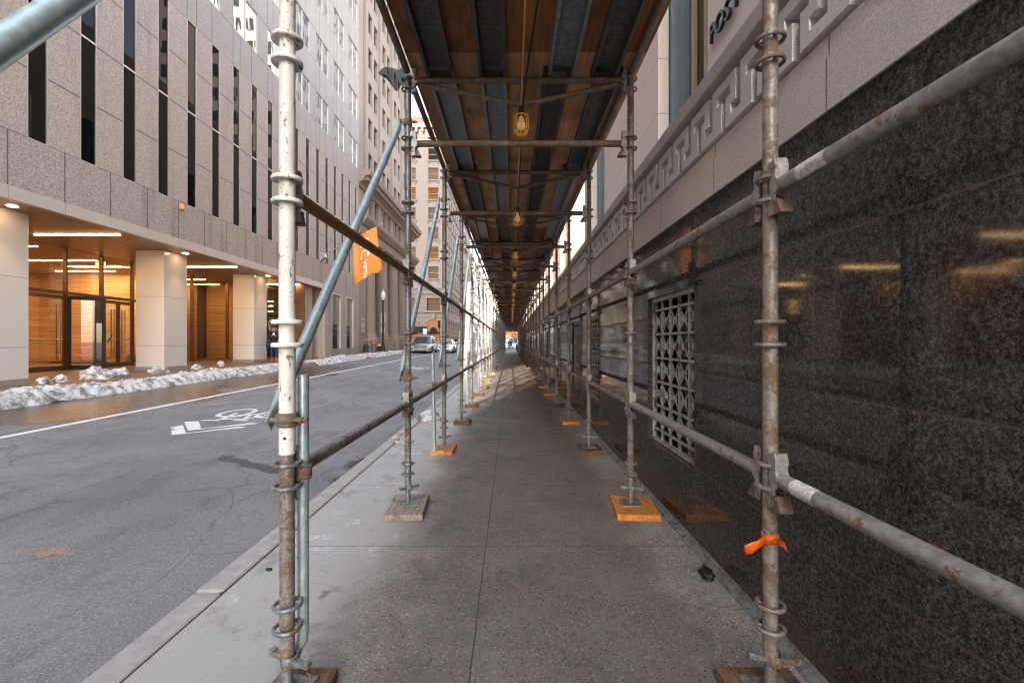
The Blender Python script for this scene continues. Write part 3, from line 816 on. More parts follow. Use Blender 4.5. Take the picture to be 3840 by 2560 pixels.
# trusses carrying the deck
def make_truss(far=False):
    W = XR - XL; n = 8 if far else 14
    t = thing('deck_truss', 'x', 'truss')
    a = MB(); a.tube([(.05, 0, 0), (W - .05, 0, 0)], RT, n); a.build('straight_tube', M['dull'], t)
    b = MB(); mid = W / 2 + .01
    b.tube([(.10, 0, -.03), (mid - .04, 0, -.172), (mid, 0, -.182), (mid + .04, 0, -.172), (W - .10, 0, -.03)], .0185, n); b.build('bowed_tube', M['dull'], t)
    c = MB(); c.box(mid - .008, mid + .008, -.006, .006, -.17, -.02); c.build('centre_strut', M['dull'], t)
    for s, x in ((1, .024), (-1, W - .024)):
        q = bracket_mb(s, x); q.v = [(p[1], p[0], p[2]) for p in q.v]; recalc(q.build('end_bracket', M['bracket'], t))
    return t
tr0 = None
for k in range(0, NF):
    if tr0 is None: tr0 = o = make_truss()
    else: o = copy_tree(tr0)
    o.location = (XL, YK[k], 3.2)
    tag(o, f'bow-shaped deck truss across the {ordinal(k + 1)} pair of scaffold posts' if k else 'bow-shaped deck truss across the nearest pair of posts, above the picture', 'truss', 'trusses under the scaffold deck', 'thing')

# long runners along both deck edges, one tube per bay
ru0 = None
for side in (-1, 1):
    for k in range(0, NF - 1):
        if ru0 is None:
            m = MB(); m.tube([(0, .03, 0), (0, PIT - .03, 0)], RT, 12)
            ru0 = o = m.build('deck_runner', M['dull'])
        else: o = ru0.copy(); COL.objects.link(o)
        o.location = ((XL + .0) if side < 0 else XR, Y0 + PIT * k, 3.255)
        s = 'street' if side < 0 else 'wall'
        lab = f'dark tube along the {s} edge of the deck between the {ordinal(k + 1)} and {ordinal(k + 2)} posts' if k >= 0 else f'dark tube along the {s} edge of the deck before the nearest posts'
        tag(o, lab, 'tube', 'edge tubes of the scaffold deck', 'thing')

# steel deck planks, open channel downwards, dimpled sheet
def make_plank(w, mat, dimples=True):
    L = PIT + .22
    mb = MB()
    h = .055
    mb.box(-w / 2, w / 2, 0, L, h - .004, h)
    for s in (-1, 1):
        a, b = sorted((s * w / 2, s * (w / 2 - .004))); mb.box(a, b, 0, L, 0, h - .004)
        a, b = sorted((s * (w / 2 - .004), s * (w / 2 - .024))); mb.box(a, b, 0, L, 0, .004)
    mb.box(-w / 2 + .024, w / 2 - .024, L - .006, L - .001, .004, h - .004)
    if dimples:
        n = 6; r = .0065
        for iy in range(40):
            for ix in range(n):
                x = -w / 2 + .032 + (w - .064) * (ix + (.25 if iy % 2 else 0)) / (n - .6); y = .06 + (L - .12) * iy / 39
                mb.lathe((x, y, h - .004), [(r, 0.0), (r * .75, -.0022), (r * .35, -.0035), (r * .3, .002)], 6)
    return mb.build('deck_plank', mat)
pl_steel = make_plank(.198, M['plank']); pl_far = make_plank(.198, M['plank'], False); pl_dark = make_plank(.198, M['plank_dark'])
mb = MB(); mb.box(-.11, .11, 0, PIT + .1, .012, .055); pl_wood = mb.build('deck_plank', M['board_dark'])
PX = (-.52, -.12, .355, .706)
for k in range(0, NF - 1):
    for i, x in enumerate(PX):
        wood = (k, i) in ((0, 9), (1, 9)) or (k > 1 and random.random() < .12)
        dark = not wood and ((k, i) in ((0, 0), (0, 1), (0, 3), (1, 2), (1, 3)) or (k > 1 and random.random() < .45))
        src = pl_wood if wood else pl_dark if dark else (pl_steel if k < 3 else pl_far)
        if src.get('label') is None: o = src
        else: o = src.copy(); COL.objects.link(o)
        o.location = (x + random.uniform(-.02, .02) * (1 if k < 1 else 2.2), Y0 + PIT * k - (.05 if k else .2), 3.226)
        w = ('leftmost', 'second', 'third', 'rightmost')[i]
        bay = f'{ordinal(k + 1)} bay of the walkway' if k >= 0 else 'entrance before the nearest posts'
        tag(o, f'{w} of four {"dark timber" if wood else "dark steel" if dark else "grey dimpled steel"} deck planks over the {bay}', 'plank', 'planks of the scaffold deck', 'thing')
if pl_wood.get('label') is None: bpy.data.objects.remove(pl_wood)

# plywood sheets lying on the planks
y = -.9; i = 0
cuts = [1.25, 3.20] + [3.20 + 2.44 * j for j in range(1, 25)]
for i in range(len(cuts) - 1):
    a, b = cuts[i], min(cuts[i + 1], YK[-1] + .2)
    if a >= b: break
    mb = MB(); jx = 0 if i < 2 else random.uniform(-.03, .03)
    mb.box(-.745 + jx, .955 + jx, a + .002, b - .002, 3.285, 3.303)
    dark = i < 1 or i in (3, 5, 8, 9, 12)
    solo(mb, 'plywood_sheet', M['ply_dark' if dark else 'ply'], f'{"dark water-stained" if dark else "pale knotty"} plywood sheet on the deck, {ordinal(i + 1)} from the near end', 'plywood', 'plywood sheets on the scaffold deck')
# solid boards closing the far deck (the deck is doubled beyond the street corner)
# diagonal braces on the street side
def coupler_mb(r=RT):
    mb = MB()
    for dz in (-.016, .016): mb.torus((0, 0, dz), r + .005, .0055, 22, 6, 1.6)
    mb.lathe((0, 0, 0), [(r + .0015, -.02), (r + .009, -.02), (r + .010, .02), (r + .0015, .02)], 22)
    mb.tube([(r + .002, -.012, 0), (r + .052, -.012, 0)], .006, 8); mb.tube([(r + .018, -.012, -.0), (r + .034, -.012, 0)], .0105, 6)
    mb.tube([(-r - .004, -.010, -.02), (-r - .004, -.010, .02)], .009, 8); mb.tube([(-r - .024, -.012, 0), (-r, -.012, 0)], .009, 8)
    return mb
def make_brace(p0, p1):
    t = thing('diagonal_brace', 'x', 'brace')
    a = Vector(p0); b = Vector(p1); d = (b - a).normalized()
    m = MB(); m.tube([a + d * .10, b - d * .10], .0235, 18); m.build('tube', M['brace'], t)
    for p, s in ((a, 1), (b, -1)):
        q = MB(); e = p + d * s * .10
        # flattened end
        side = Vector((1, 0, 0)); up = d.cross(side)
        secs = []
        for f, wx, wu in ((0.0, .0235, .0235), (.035, .016, .027), (.075, .005, .030), (.13, .005, .028)):
            c = e - d * s * f
            secs.append([c + side * (wx * math.cos(2 * PI * k / 14)) + up * (wu * math.sin(2 * PI * k / 14)) for k in range(14)])
        q.loft(secs); q.build('flattened_end', M['brace'], t)
        c = coupler_mb(); c.v = [(v[0] + .055, v[1] + p.y, v[2] + p.z) for v in c.v]; c.build('coupler', M['dull'], t)
    return t
b0 = None
for k in range(-1, NF - 1):
    if k == -1:
        o = make_brace((0, -1.375, -.01), (0, 0, 1.90)); o.location = (XL - .055, Y0, .98)
        lab = 'large out-of-focus diagonal brace crossing the top left corner'
    else:
        if b0 is None: b0 = o = make_brace((0, 0, 0), (0, PIT, 1.90))
        else: o = copy_tree(b0)
        o.location = (XL - .055, YK[k], .985)
        lab = f'pale galvanised diagonal brace rising from the {ordinal(k + 1)} to the {ordinal(k + 2)} kerb-side post'
    tag(o, lab, 'brace', 'diagonal braces on the street side', 'thing')

# short bent uprights beside some kerb-side posts
def make_upright(kind):
    t = thing('bent_upright', 'x', 'pipe')
    m = MB()
    if kind == 0:
        m.tube([(0, 0, 1.135), (0, 0, .22), (-.004, 0, .185), (-.018, 0, .165), (-.028, -.004, .12)], [.019, .019, .019, .018, .014], 16)
        m.build('tube', M['brace'], t)
    else:
        m.tube([(-.02, 0, 1.13), (0, 0, .03)], [.019, .019], 14); m.build('tube', M['brace'], t)
        f = MB(); f.box(-.04, .035, -.03, .03, .0, .008); f.tube([(0, 0, .005), (0, 0, .05)], .012, 8); f.build('foot_plate', M['brace'], t)
    c = coupler_mb(.02); c.v = [(v[1] * 1.0, v[0], v[2] + .79) for v in c.v]; c.build('coupler', M['dull'], t)
    return t
o = make_upright(0); o.location = (-.742, 1.625, 0); tag(o, 'grey pipe with a bent foot beside the white-painted scaffold post', 'pipe', kind='thing')
u0 = make_upright(1); u0.location = (-.852, 5.06, 0); tag(u0, 'short pale pipe standing beside the third kerb-side scaffold post', 'pipe', 'short uprights by the kerb', 'thing')
for k in (4, 6, 8):
    o = copy_tree(u0); o.location = (-.84, YK[k] - .12, 0); tag(o, f'short pale pipe standing beside the {ordinal(k + 1)} kerb-side scaffold post', 'pipe', 'short uprights by the kerb', 'thing')
# grey board leaning outside the scaffold
mb = MB(); mb.prism(lambda u, v, w: (-1.08 + .12 * v / 2.65 + u, 10.45 + w, v), [(-.05, .0), (.05, .0), (.05, 2.65), (-.05, 2.65)], 0, .03)
solo(mb, 'leaning_board', simple('grey_board', (.24, .25, .26), .7), 'long grey board leaning upright outside the scaffold by the fifth kerb-side post', 'board')
# torn netting caught at the top of the second post
mb = MB(); nu, nv = 10, 6; vs = []
for j in range(nv):
    for i in range(nu):
        u, v = i / (nu - 1), j / (nv - 1)
        x = XL - .02 - .20 * u * (1 - .35 * v); z = 3.30 - .05 * u - (.19 - .12 * u) * v - .03 * math.sin(u * 9 + v * 3) * v; yv = YK[1] - .03 + .03 * math.sin(u * 7 + v * 5)
        vs.append((x, yv, z))
mb.add(vs, [(j * nu + i, j * nu + i + 1, (j + 1) * nu + i + 1, (j + 1) * nu + i) for j in range(nv - 1) for i in range(nu - 1)], True)
o = solo(mb, 'torn_netting', M['net'], 'torn scrap of dark netting snagged at the top of the second kerb-side post', 'netting')
md = o.modifiers.new('thick', 'SOLIDIFY'); md.thickness = .004

# string of caged lamps
def make_lamp():
    t = thing('caged_lamp', 'x', 'lamp')
    s = MB(); s.lathe((0, 0, 0), [(.0, .075), (.013, .075), (.019, .06), (.021, .02), (.024, .0), (.0, 0)], 14); s.build('socket', M['rubber'], t)
    c = MB(); prof = [(.050, .0), (.053, -.035), (.053, -.08), (.045, -.118), (.022, -.138)]
    for k in range(8):
        a = k * PI / 4; c.tube([(.02 * math.cos(a), .02 * math.sin(a), .012)] + [(r * math.cos(a), r * math.sin(a), z) for r, z in prof], .0032, 6)
    for r, z, q in ((.050, .0, .005), (.053, -.06, .003), (.046, -.115, .003), (.022, -.138, .0045)): c.torus((0, 0, z), r, q, 22, 6)
    c.build('cage', M['cage'], t)
    b = MB(); b.lathe((0, 0, 0), [(.013, .0), (.015, -.02), (.027, -.045), (.030, -.065), (.026, -.085), (.013, -.096), (0, -.098)], 16); b.build('bulb', M['bulb'], t)
    return t
l0 = None; cord = [(.072, -.6, 3.035), (.072, 1.5, 3.03), (.074, 3.1, 3.01)]
for i in range(15):
    yy = 3.30 + 1.90 * i if i < 2 else 5.30 + 1.83 * (i - 1)
    z = (2.885, 2.72, 2.655, 2.64)[min(i, 3)]
    if l0 is None: l0 = o = make_lamp()
    else: o = copy_tree(l0); o.rotation_euler.z = random.uniform(0, 2)
    o.location = (.073, yy, z)
    tag(o, f'yellow caged lamp hanging under the deck, {ordinal(i + 1)} from the near end' if i else 'nearest yellow caged lamp with clear bulb hanging under the deck', 'lamp', 'caged lamps along the walkway', 'thing')
    cord += [(.073, yy - .03, z + .10), (.073, yy + .03, z + .10), (.074, yy + .5, z - .02 if i == 0 else z + .12), (.07, YK[1] + PIT * (i + 1) - .03, 3.03), (.07, YK[1] + PIT * (i + 1) + .05, 3.0)]
def smooth(pts, n=4):
    P = [Vector(p) for p in pts]; out = []
    for i in range(len(P) - 1):
        a, b, c, d = P[max(0, i - 1)], P[i], P[i + 1], P[min(len(P) - 1, i + 2)]
        for k in range(n):
            t = k / n
            out.append(.5 * ((2 * b) + (c - a) * t + (2 * a - 5 * b + 4 * c - d) * t * t + (3 * b - a - 3 * c + d) * t ** 3))
    return out + [P[-1]]
mb = MB(); mb.tube(smooth(cord, 3), .0052, 6); solo(mb, 'lamp_cord', M['cord_y'], 'yellow electric cord linking the caged lamps under the deck', 'cord')
mb = MB(); mb.tube(smooth([(.30, .4, 3.15), (.20, 1.6, 3.13), (.13, 2.6, 3.05), (.088, 3.28, 2.97)] + [(.09, YK[1] + PIT * j, 3.0) for j in range(1, 24)], 3), .0065, 6)
solo(mb, 'power_cable', M['rubber'], 'black power cable running overhead beside the yellow lamp cord', 'cable')

# orange tape on the near wall-side post
t = thing('warning_tape', 'orange plastic tape knotted round the nearest wall-side scaffold post', 'tape', (XR, YK[0], .58))
mb = MB(); n = 24; R = RT + .0025; vs = []
for i in range(n + 1):
    a = 2 * PI * i / n; w = .004 * math.sin(3 * a)
    vs += [(R * math.cos(a), R * math.sin(a), -.018 + w), ((R + .001) * math.cos(a), (R + .001) * math.sin(a), .016 + w * .5)]
mb.add(vs, [(2 * i, 2 * i + 2, 2 * i + 3, 2 * i + 1) for i in range(n)], True); o = mb.build('wrap', M['tape'], t); md = o.modifiers.new('t', 'SOLIDIFY'); md.thickness = .0015
for nm, pts, W in (('loose_end', [(-.022, -.014, -.002), (-.040, -.024, -.003), (-.062, -.034, -.012), (-.083, -.036, -.019), (-.103, -.030, -.030)], .0165), ('short_end', [(.022, -.014, -.010), (.033, -.022, -.016), (.042, -.018, -.026), (.049, -.016, -.038)], .010)):
    mb = MB(); vs = []
    for i, p in enumerate(pts):
        for q in (-1, -.3, .3, 1):
            vs.append((p[0] - .004 * q * (i == len(pts) - 1), p[1] + .005 * math.sin(i * 2.3 + q * 2), p[2] + q * W * (1 + .12 * math.sin(i * 2.1))))
    mb.add(vs, [(4 * i + c, 4 * i + 4 + c, 4 * i + 5 + c, 4 * i + 1 + c) for i in range(len(pts) - 1) for c in range(3)], True); o = mb.build(nm, M['tape'], t); md = o.modifiers.new('t', 'SOLIDIFY'); md.thickness = .0012
text_part('lettering', 'CO', .026, M['tape_ink'], t, basis(Vector((1, 0, 0)), Vector((0, 0, 1)), Vector((0, -1, 0)), (XR + .008, YK[0] - RT - .0045, .576)), .0008)

# small things lying about
def lump(name, mat, label, cat, loc, size, seed, sub=3, group=None, rough=.35, freq=1.6, squash=1.0):
    import bmesh
    bm = bmesh.new(); bmesh.ops.create_icosphere(bm, subdivisions=sub, radius=1)
    for v in bm.verts:
        d = mnoise.noise(v.co * freq + Vector((seed * 3.1, seed, 0))) * rough + mnoise.noise(v.co * freq * 2.7 + Vector((seed, 0, 5))) * rough * .5
        v.co *= 1 + d
        v.co = Vector((v.co.x * size[0], v.co.y * size[1], max(-.35, v.co.z) * size[2]))
    me = bpy.data.meshes.new(name); bm.to_mesh(me); bm.free(); me.materials.append(mat)
    me.polygons.foreach_set('use_smooth', [True] * len(me.polygons))
    o = bpy.data.objects.new(name, me); COL.objects.link(o); o.location = loc; o.rotation_euler.z = seed
    return tag(o, label, cat, group, 'thing')
lump('snow_lump', M['snow'], 'snow lump on the kerb beside the second kerb-side post', 'snow lump', (-1.37, 5.72, .03), (.10, .13, .085), 1.0, 4, 'snow lumps along our kerb')
lump('snow_lump', M['snow'], 'snow lump on the kerb near the third kerb-side post', 'snow lump', (-1.33, 7.35, .03), (.13, .17, .12), 2.0, 4, 'snow lumps along our kerb')
for i, yy in enumerate((16.5, 18.2, 20.3)):
    lump('snow_lump', M['snow'], f'flat snow patch on the far stretch of kerb, {("nearest", "middle", "farthest")[i]} of three', 'snow lump', (-1.25 - .05 * i, yy, .02), (.22, .55, .10), 4.0 + i, 3, 'snow lumps along our kerb')
lump('black_glove', M['rubber'], 'crumpled black glove lying at the foot of the granite wall', 'glove', (1.045, 2.44, .012), (.035, .06, .022), 3.0, 3, None, .6, 2.2)
for i, (x, yy, s) in enumerate(((-1.25, 2.55, .022), (-1.33, 2.5, .013))):
    lump('dark_scrap', M['rubber'], ('dark scrap of litter on the pavement left of the white-painted post', 'smaller dark scrap next to the litter by the kerb')[i], 'litter', (x, yy, .004), (s * 1.6, s, .008), 5.0 + i, 2)
t = thing('manhole_cover', 'round iron manhole cover set in the pavement under the deck', 'manhole cover', (.06, 13.2, 0))
mb = MB(); mb.lathe((0, 0, 0), [(0, .006), (.30, .006), (.31, .009), (.36, .009), (.37, .0005)], 40)
for r in (.08, .16, .24): mb.torus((0, 0, .006), r, .006, 32, 4)
mb.build('lid', simple('cast_iron', (.12, .10, .09), .5, .5, .2, 30), t)

# ------------------------------------------------------------------ stone building on the right
RB = thing('stone_building', 'stone building with polished dark granite base and key-pattern frieze beside the walkway', 'building', (1.13, 0, 0))
EAST = lambda X: (lambda u, v, w: (X + w, u, v))
WEST = lambda X: (lambda u, v, w: (X - w, u, v))
SOUTH = lambda Y: (lambda u, v, w: (u, Y - w, v))
GW = WEST(1.13)
gr = [(2.81, 3.77), (5.86, 6.82), (7.48, 8.44)] + [(10.5 + 3.05 * j + d, 11.46 + 3.05 * j + d) for j in range(16) for d in (0,)]
ops = [(a, b, .456, 1.605) for a, b in gr]
mb = MB(); facade(mb, GW, -4, 64, 0, 2.07, ops, .17); mb.box(1.31, 2.2, -4, 64, -.3, 2.06)
mb.build('granite_base', M['black_granite'], RB, True)
# grilles
def grille(a, b):
    g = MB(); c, d = .456, 1.605
    MW = WEST(1.185)
    g.mbox(MW, a, b, c + .005, c + .03, -.02, .018); g.mbox(MW, a, b, d - .03, d - .002, -.02, .018)
    g.mbox(MW, b - .03, b - .001, c + .03, d - .03, -.02, .018); g.mbox(MW, a + .001, a + .03, c + .03, d - .03, -.02, .018)
    n = 5; u0, u1 = a + .03, b - .03; p = (u1 - u0) / n
    v0, v1 = c + .03 + .07, d - .03 - .07; q = (v1 - v0) / n
    for vv in (c + .03, d - .03 - .012): pass
    for j in range(n + 1): g.mbox(MW, u0, u1, v0 + q * j - .0075, v0 + q * j + .0075, -.012, .012)
    for i in range(1, n): g.mbox(MW, u0 + p * i - .006, u0 + p * i + .006, c + .03, d - .03, -.010, .010)
    for i in range(n):
        for j in range(n):
            cu, cv = u0 + p * (i + .5), v0 + q * (j + .5)
            for s1 in (-1, 1):
                for s2 in (-1, 1):
                    g.tube([MW(cu, cv, 0), MW(cu + s1 * p * .47, cv + s2 * q * .45, 0)], .0062, 5, False)
            g.tube([MW(cu, cv, -.006), MW(cu, cv, .013)], .027, 12)
    return g
g0 = None
for i, (a, b) in enumerate(gr):
    if g0 is None: g0 = o = grille(a, b).build('window_grille', M['grille'], RB, True)
    else:
        o = g0.copy(); COL.objects.link(o); o.location = (0, a - gr[0][0], 0)
    if i < 12:
        bk = MB(); bk.box(1.285, 1.29, gr[0][0] - .01, gr[0][1] + .01, .44, 1.62)
        k = bk.build('dark_pane', M['old_glass'], None) if i == 0 else None
        if i == 0:
            k.data.transform(Matrix.Translation(-Vector((1.13, 0, 0)))); k.parent = o; pane0 = k
        else:
            k = pane0.copy(); COL.objects.link(k); k.parent = o
mb = MB(); mb.prism(lambda u, v, w: (1.13 - u, w, v), [(0.001, 0.002), (.042, 0.002), (.038, .010), (.010, .022), (.001, .045)], -4, 64); mb.build('wall_flashing', M['flash'], RB, True)
# string course, frieze, ledge
mb = MB(); mb.box(1.122, 1.9, -4, 64, 2.072, 2.262); mb.prism(lambda u, v, w: (u, w, v), [(1.122, 2.262), (1.132, 2.272), (1.132, 2.344), (1.9, 2.344), (1.9, 2.262)], -4, 64)
mb.build('string_course', M['band'], RB, True)
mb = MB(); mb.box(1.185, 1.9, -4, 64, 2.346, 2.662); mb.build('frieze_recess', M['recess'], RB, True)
rows = {4: (3, 4, 5, 6, 7), 3: (1, 3), 2: (0, 1, 3, 4), 1: (0, 1, 4), 0: (0, 1, 2, 3, 4)}
mb = MB(); p = .305; zb, zh = 2.362, .0505; cw = p / 6
cells = {(c, r) for r, cs in rows.items() for c in cs}
cells = {(c % 6, r) for c, r in cells}
KM = WEST(1.185)
for unit in range(-6, 200):
    ub = 2.109 + p * unit
    for (c, r) in cells:
        u0, u1, v0, v1 = ub + c * cw, ub + (c + 1) * cw, zb + r * zh, zb + (r + 1) * zh
        W = .072
        mb.quad(KM(u0, v0, W), KM(u1, v0, W), KM(u1, v1, W), KM(u0, v1, W))
        if ((c + 1) % 6, r) not in cells: mb.quad(KM(u1, v0, 0), KM(u1, v1, 0), KM(u1, v1, W), KM(u1, v0, W))
        if ((c - 1) % 6, r) not in cells: mb.quad(KM(u0, v0, 0), KM(u0, v0, W), KM(u0, v1, W), KM(u0, v1, 0))
        if (c, r + 1) not in cells: mb.quad(KM(u0, v1, 0), KM(u0, v1, W), KM(u1, v1, W), KM(u1, v1, 0))
        if (c, r - 1) not in cells: mb.quad(KM(u0, v0, 0), KM(u1, v0, 0), KM(u1, v0, W), KM(u0, v0, W))
mb.build('key_frieze', M['keystone'], RB, True)
mb = MB(); mb.box(1.092, 1.9, -4, 64, 2.664, 2.752); bevel(mb.build('ledge', M['ledge'], RB, True), .006)
# upper walls in two blocks with a gap
UW = WEST(1.5)
wins1 = [(3.475 + 3.85 * j, 4.65 + 3.85 * j) for j in range(-2, 2)]
wins2 = [(12.6 + 3.85 * j, 13.9 + 3.85 * j) for j in range(13)]
for nm, (ya, yb), ws, H in (('stone_wall', (-8, 9.3), wins1, 18), ('stone_wall', (11.7, 64), wins2, 18)):
    ops = [(a, b, 2.755, 8.6) for a, b in ws] + [(a, b, 10.2, 13.2) for a, b in ws]
    mb = MB(); facade(mb, UW, ya, yb, 2.75, H, ops, .11)
    mb.box(2.05, 9, ya, yb, 2.76, H); mb.box(1.5, 2.05, ya, ya + .02, 2.76, H); mb.box(1.5, 2.05, yb - .02, yb, 2.76, H); mb.box(1.5, 2.1, ya, yb, H, H + .3)
    mb.build(nm, M['stone'], RB, True)
    for (a, b, c, d) in ops:
        f = MB(); MW = WEST(1.62)
        f.mbox(MW, a - .02, a + .055, c, d, -.2, .0); f.mbox(MW, b - .055, b + .02, c, d, -.2, .0); f.mbox(MW, a + .055, b - .055, d - .06, d, -.2, 0); f.mbox(MW, a + .055, b - .055, c, c + .06, -.2, 0)
        for s in (.04, .08, .13): f.mbox(MW, b - .055 - .012, b - .055, c + .06, d - .06, -s - .012, -s)
        fo = f.build('window', M['bluegrey'], RB, True)
        g = MB(); g.mbox(WEST(1.80), a + .055, b - .055, c + .06, d - .06, -.01, 0); g.build('pane', M['old_glass'], fo, True)
        h = MB()
        for q in (.3, .55, .8): h.mbox(WEST(1.795), a + (b - a) * q - .03, a + (b - a) * q + .03, c + .06, d - .06, .0, .035)
        h.build('mullion', M['tan'], fo, True)
# metal letters on the near wall
for i, ch in enumerate('POST'):
    if ch == ' ': continue
    yy = 3.32 - .115 * i
    text_part('letter', ch, .19, M['black_metal'], RB, basis(Vector((0, -1, 0)), Vector((0, 0, 1)), Vector((-1, 0, 0)), (1.472, yy, 3.50)), .012)
# ------------------------------------------------------------------ modern granite office block across the street
A = thing('office_building', 'pink-grey granite office block with narrow slit windows over a lit glass lobby', 'building', (-10.6, 10, 0))
FX = EAST(-10.6)
ky = lambda k: 9.97 + 1.23 * k
KS = range(-14, 18)
slits = [(ky(k), ky(k) + .45, 5.73, 11.85) for k in KS if ky(k) + .45 < 31.4]
wides = []
for z0 in (13.25, 16.45, 19.65, 22.85):
    for k in range(-14, 17, 2):
        if ky(k) + 1.68 < 31.5: wides.append((ky(k), ky(k) + 1.68, z0, z0 + 1.7))
mb = MB(); facade(mb, FX, -24, 31.7, 5.73, 11.85, slits, .06); mb.build('slit_window_wall', M['agranite'], A, True)
mb = MB(); facade(mb, FX, -24, 31.7, 11.85, 27, wides, .06); mb.build('granite_wall', M['agranite_up'], A, True)
gl = [(26.9, 28.3, .85, 4.13), (29.2, 30.55, .85, 4.13)]
mb = MB(); facade(mb, FX, -24, 25.9, 4.56, 5.73, [], .1); facade(mb, FX, 25.9, 31.7, -.5, 5.73, gl, .15)
mb.quad((-10.6, 25.9, -.5), (-11.4, 25.9, -.5), (-11.4, 25.9, 4.3), (-10.6, 25.9, 4.3))
mb.build('plinth_wall', M['agranite_band'], A, True)
mb = MB(); mb.box(-40, -11.0, -24, 31.68, 4.6, 27); mb.box(-40, -11.0, 26, 31.68, -.5, 4.6); mb.box(-40, -21.4, -24, 26, -.5, 4.6)
mb.quad((-10.6, 31.69, -.5), (-11.2, 31.69, -.5), (-11.2, 31.69, 27), (-10.6, 31.69, 27)); mb.quad((-10.6, -23.99, 4.6), (-11.2, -23.99, 4.6), (-11.2, -23.99, 27), (-10.6, -23.99, 27)); mb.box(-11.1, -10.6, -24, 31.69, 27, 27.4)
mb.build('inner_walls', M['void'], A, True)
s0 = None
for (a, b, c, d) in slits:
    if s0 is None:
        f = MB(); frame_ring(f, FX, a + .002, b - .002, c + .002, d - .002, .022, -.058, -.004)
        f.mbox(FX, a + .026, b - .026, 8.81, 8.86, -.058, -.004)
        s0 = f.build('window', M['alu'], A, True); g = MB(); g.mbox(FX, a + .02, b - .02, c + .02, d - .02, -.045, -.035); g.build('pane', M['dark_glass'], s0, True); o = s0
    else:
        o = copy_tree(s0, A)
    o.location = (0, a - slits[0][0], 0)
w0 = None
for (a, b, c, d) in wides:
    if ky(0) - 6 > a: continue
    if w0 is None:
        f = MB(); frame_ring(f, FX, a + .002, b - .002, c + .002, d - .002, .025, -.058, -.005); f.mbox(FX, (a + b) / 2 - .02, (a + b) / 2 + .02, c + .03, d - .03, -.058, -.005)
        w0 = o = f.build('window', M['alu'], A, True); g = MB(); g.mbox(FX, a + .02, b - .02, c + .02, d - .02, -.045, -.035); g.build('pane', M['mirror_glass'], w0, True); base = (a, c)
    else: o = copy_tree(w0, A)
    o.location = (0, a - base[0], c - base[1])
for (a, b, c, d) in gl:
    f = MB(); frame_ring(f, FX, a - .05, b + .05, c - .05, d + .05, .07, -.1, .03); wo = f.build('window', M['alu'], A, True)
    g = MB(); g.mbox(FX, a, b, c, d, -.10, -.09); g.build('pane', M['old_glass'], wo, True)
    g = MB(); g.mbox(FX, a - .05, b + .05, .30, c - .052, -.02, .012); g.build('sill_panel', M['plinth'], wo, True)
# canopy fascia, soffit
mb = MB(); mb.box(-10.75, -10.585, -24, 25.88, 4.28, 4.558); mb.build('fascia', M['fascia'], A, True)
mb = MB(); mb.box(-14.4, -10.752, -24, 25.88, 4.30, 4.34); mb.build('soffit', M['soffit'], A, True)
mb = MB(); mb.box(-21.4, -14.402, -24, 25.88, 4.29, 4.34); mb.build('lobby_ceiling', M['lobby_ceiling'], A, True)
# clad columns
def column(y0, y1, x0=-12.44, x1=-11.5):
    g = zs(-11.5, y0)
    m = MB(); m.box(x0, x1, y0, y1, g + .13, 4.298); c = bevel(m.build('column', M['panel'], A, True), .008)
    m = MB(); m.box(x0 - .02, x1 + .02, y0 - .02, y1 + .02, g - .2, g + .128); m.build('base', M['plinth'], c, True)
for y0 in (-1.1, 4.2, 9.45, 15.08, 20.35): column(y0, y0 + (1.40 if y0 == 9.45 else 1.07))
mb = MB(); mb.box(-11.75, -10.9, 24.05, 24.95, -.2, 4.298); c = mb.build('pier', M['agranite_band'], A, True)
mb = MB(); mb.box(-11.76, -10.89, 24.03, 24.048, -.2, 4.298); mb.build('brown_face', M['brown_granite'], c, True)
# lobby shell
mb = MB(); mb.box(-21.35, -20.95, -4, 20.4, .2, 4.29); mb.box(-16.3, -16.0, 20.4, 23.2, .2, 4.29); mb.box(-20.95, -16.0, 20.2, 20.4, .2, 4.29); mb.build('lobby_wall', M['travertine'], A, True)
mb = MB(); mb.box(-20.94, -20.9, 17.2, 18.4, .33, 2.3); mb.box(-20.94, -20.9, 14.2, 15.1, .33, 2.3); mb.box(-16.3, -16.0, 23.2, 23.88, .2, 4.29); mb.build('dark_wall_panel', M['dark_panel'], A, True)
mb = MB(); mb.box(-21.4, -14.36, -4, 26, -.2, .335); mb.box(-21.4, -21.3, -4, 26, .3, 4.3); mb.box(-21.3, -14.4, -4.1, -4, .3, 4.3); mb.build('lobby_floor', M['lobby_floor'], A, True)
GX = EAST(-14.4)
mull = [8.2, 9.5, 10.8, 12.1, 13.41, 14.71, 16.01, 17.31, 18.6, 20.55, 23.1, 23.86]
fl = lambda y: max(.34, zs(-14.2, y))
mb = MB()
for i, y in enumerate(mull):
    mb.mbox(GX, y - .03, y + .03, .33, 4.29, -.08, .05)
for a, b in zip(mull[:-1], mull[1:]):
    if b <= 18.7: mb.mbox(GX, a + .03, b - .03, 2.79, 2.89, -.08, .05)
mb.mbox(GX, 18.63, 20.5, .33, .42, -.05, .04); mb.mbox(GX, 20.58, 23.07, .33, .42, -.05, .04); mb.mbox(GX, 23.13, 23.88, .33, .42, -.05, .04)
fr = mb.build('lobby_frame', M['bronze'], A, True)
mb = MB()
for a, b in zip(mull[:-1], mull[1:]):
    lo = 2.89 if b <= 18.7 else .42
    mb.mbox(GX, a + .03, b - .03, lo, 4.29, -.02, -.008)
mb.build('lobby_glass', M['glass'], A, True)
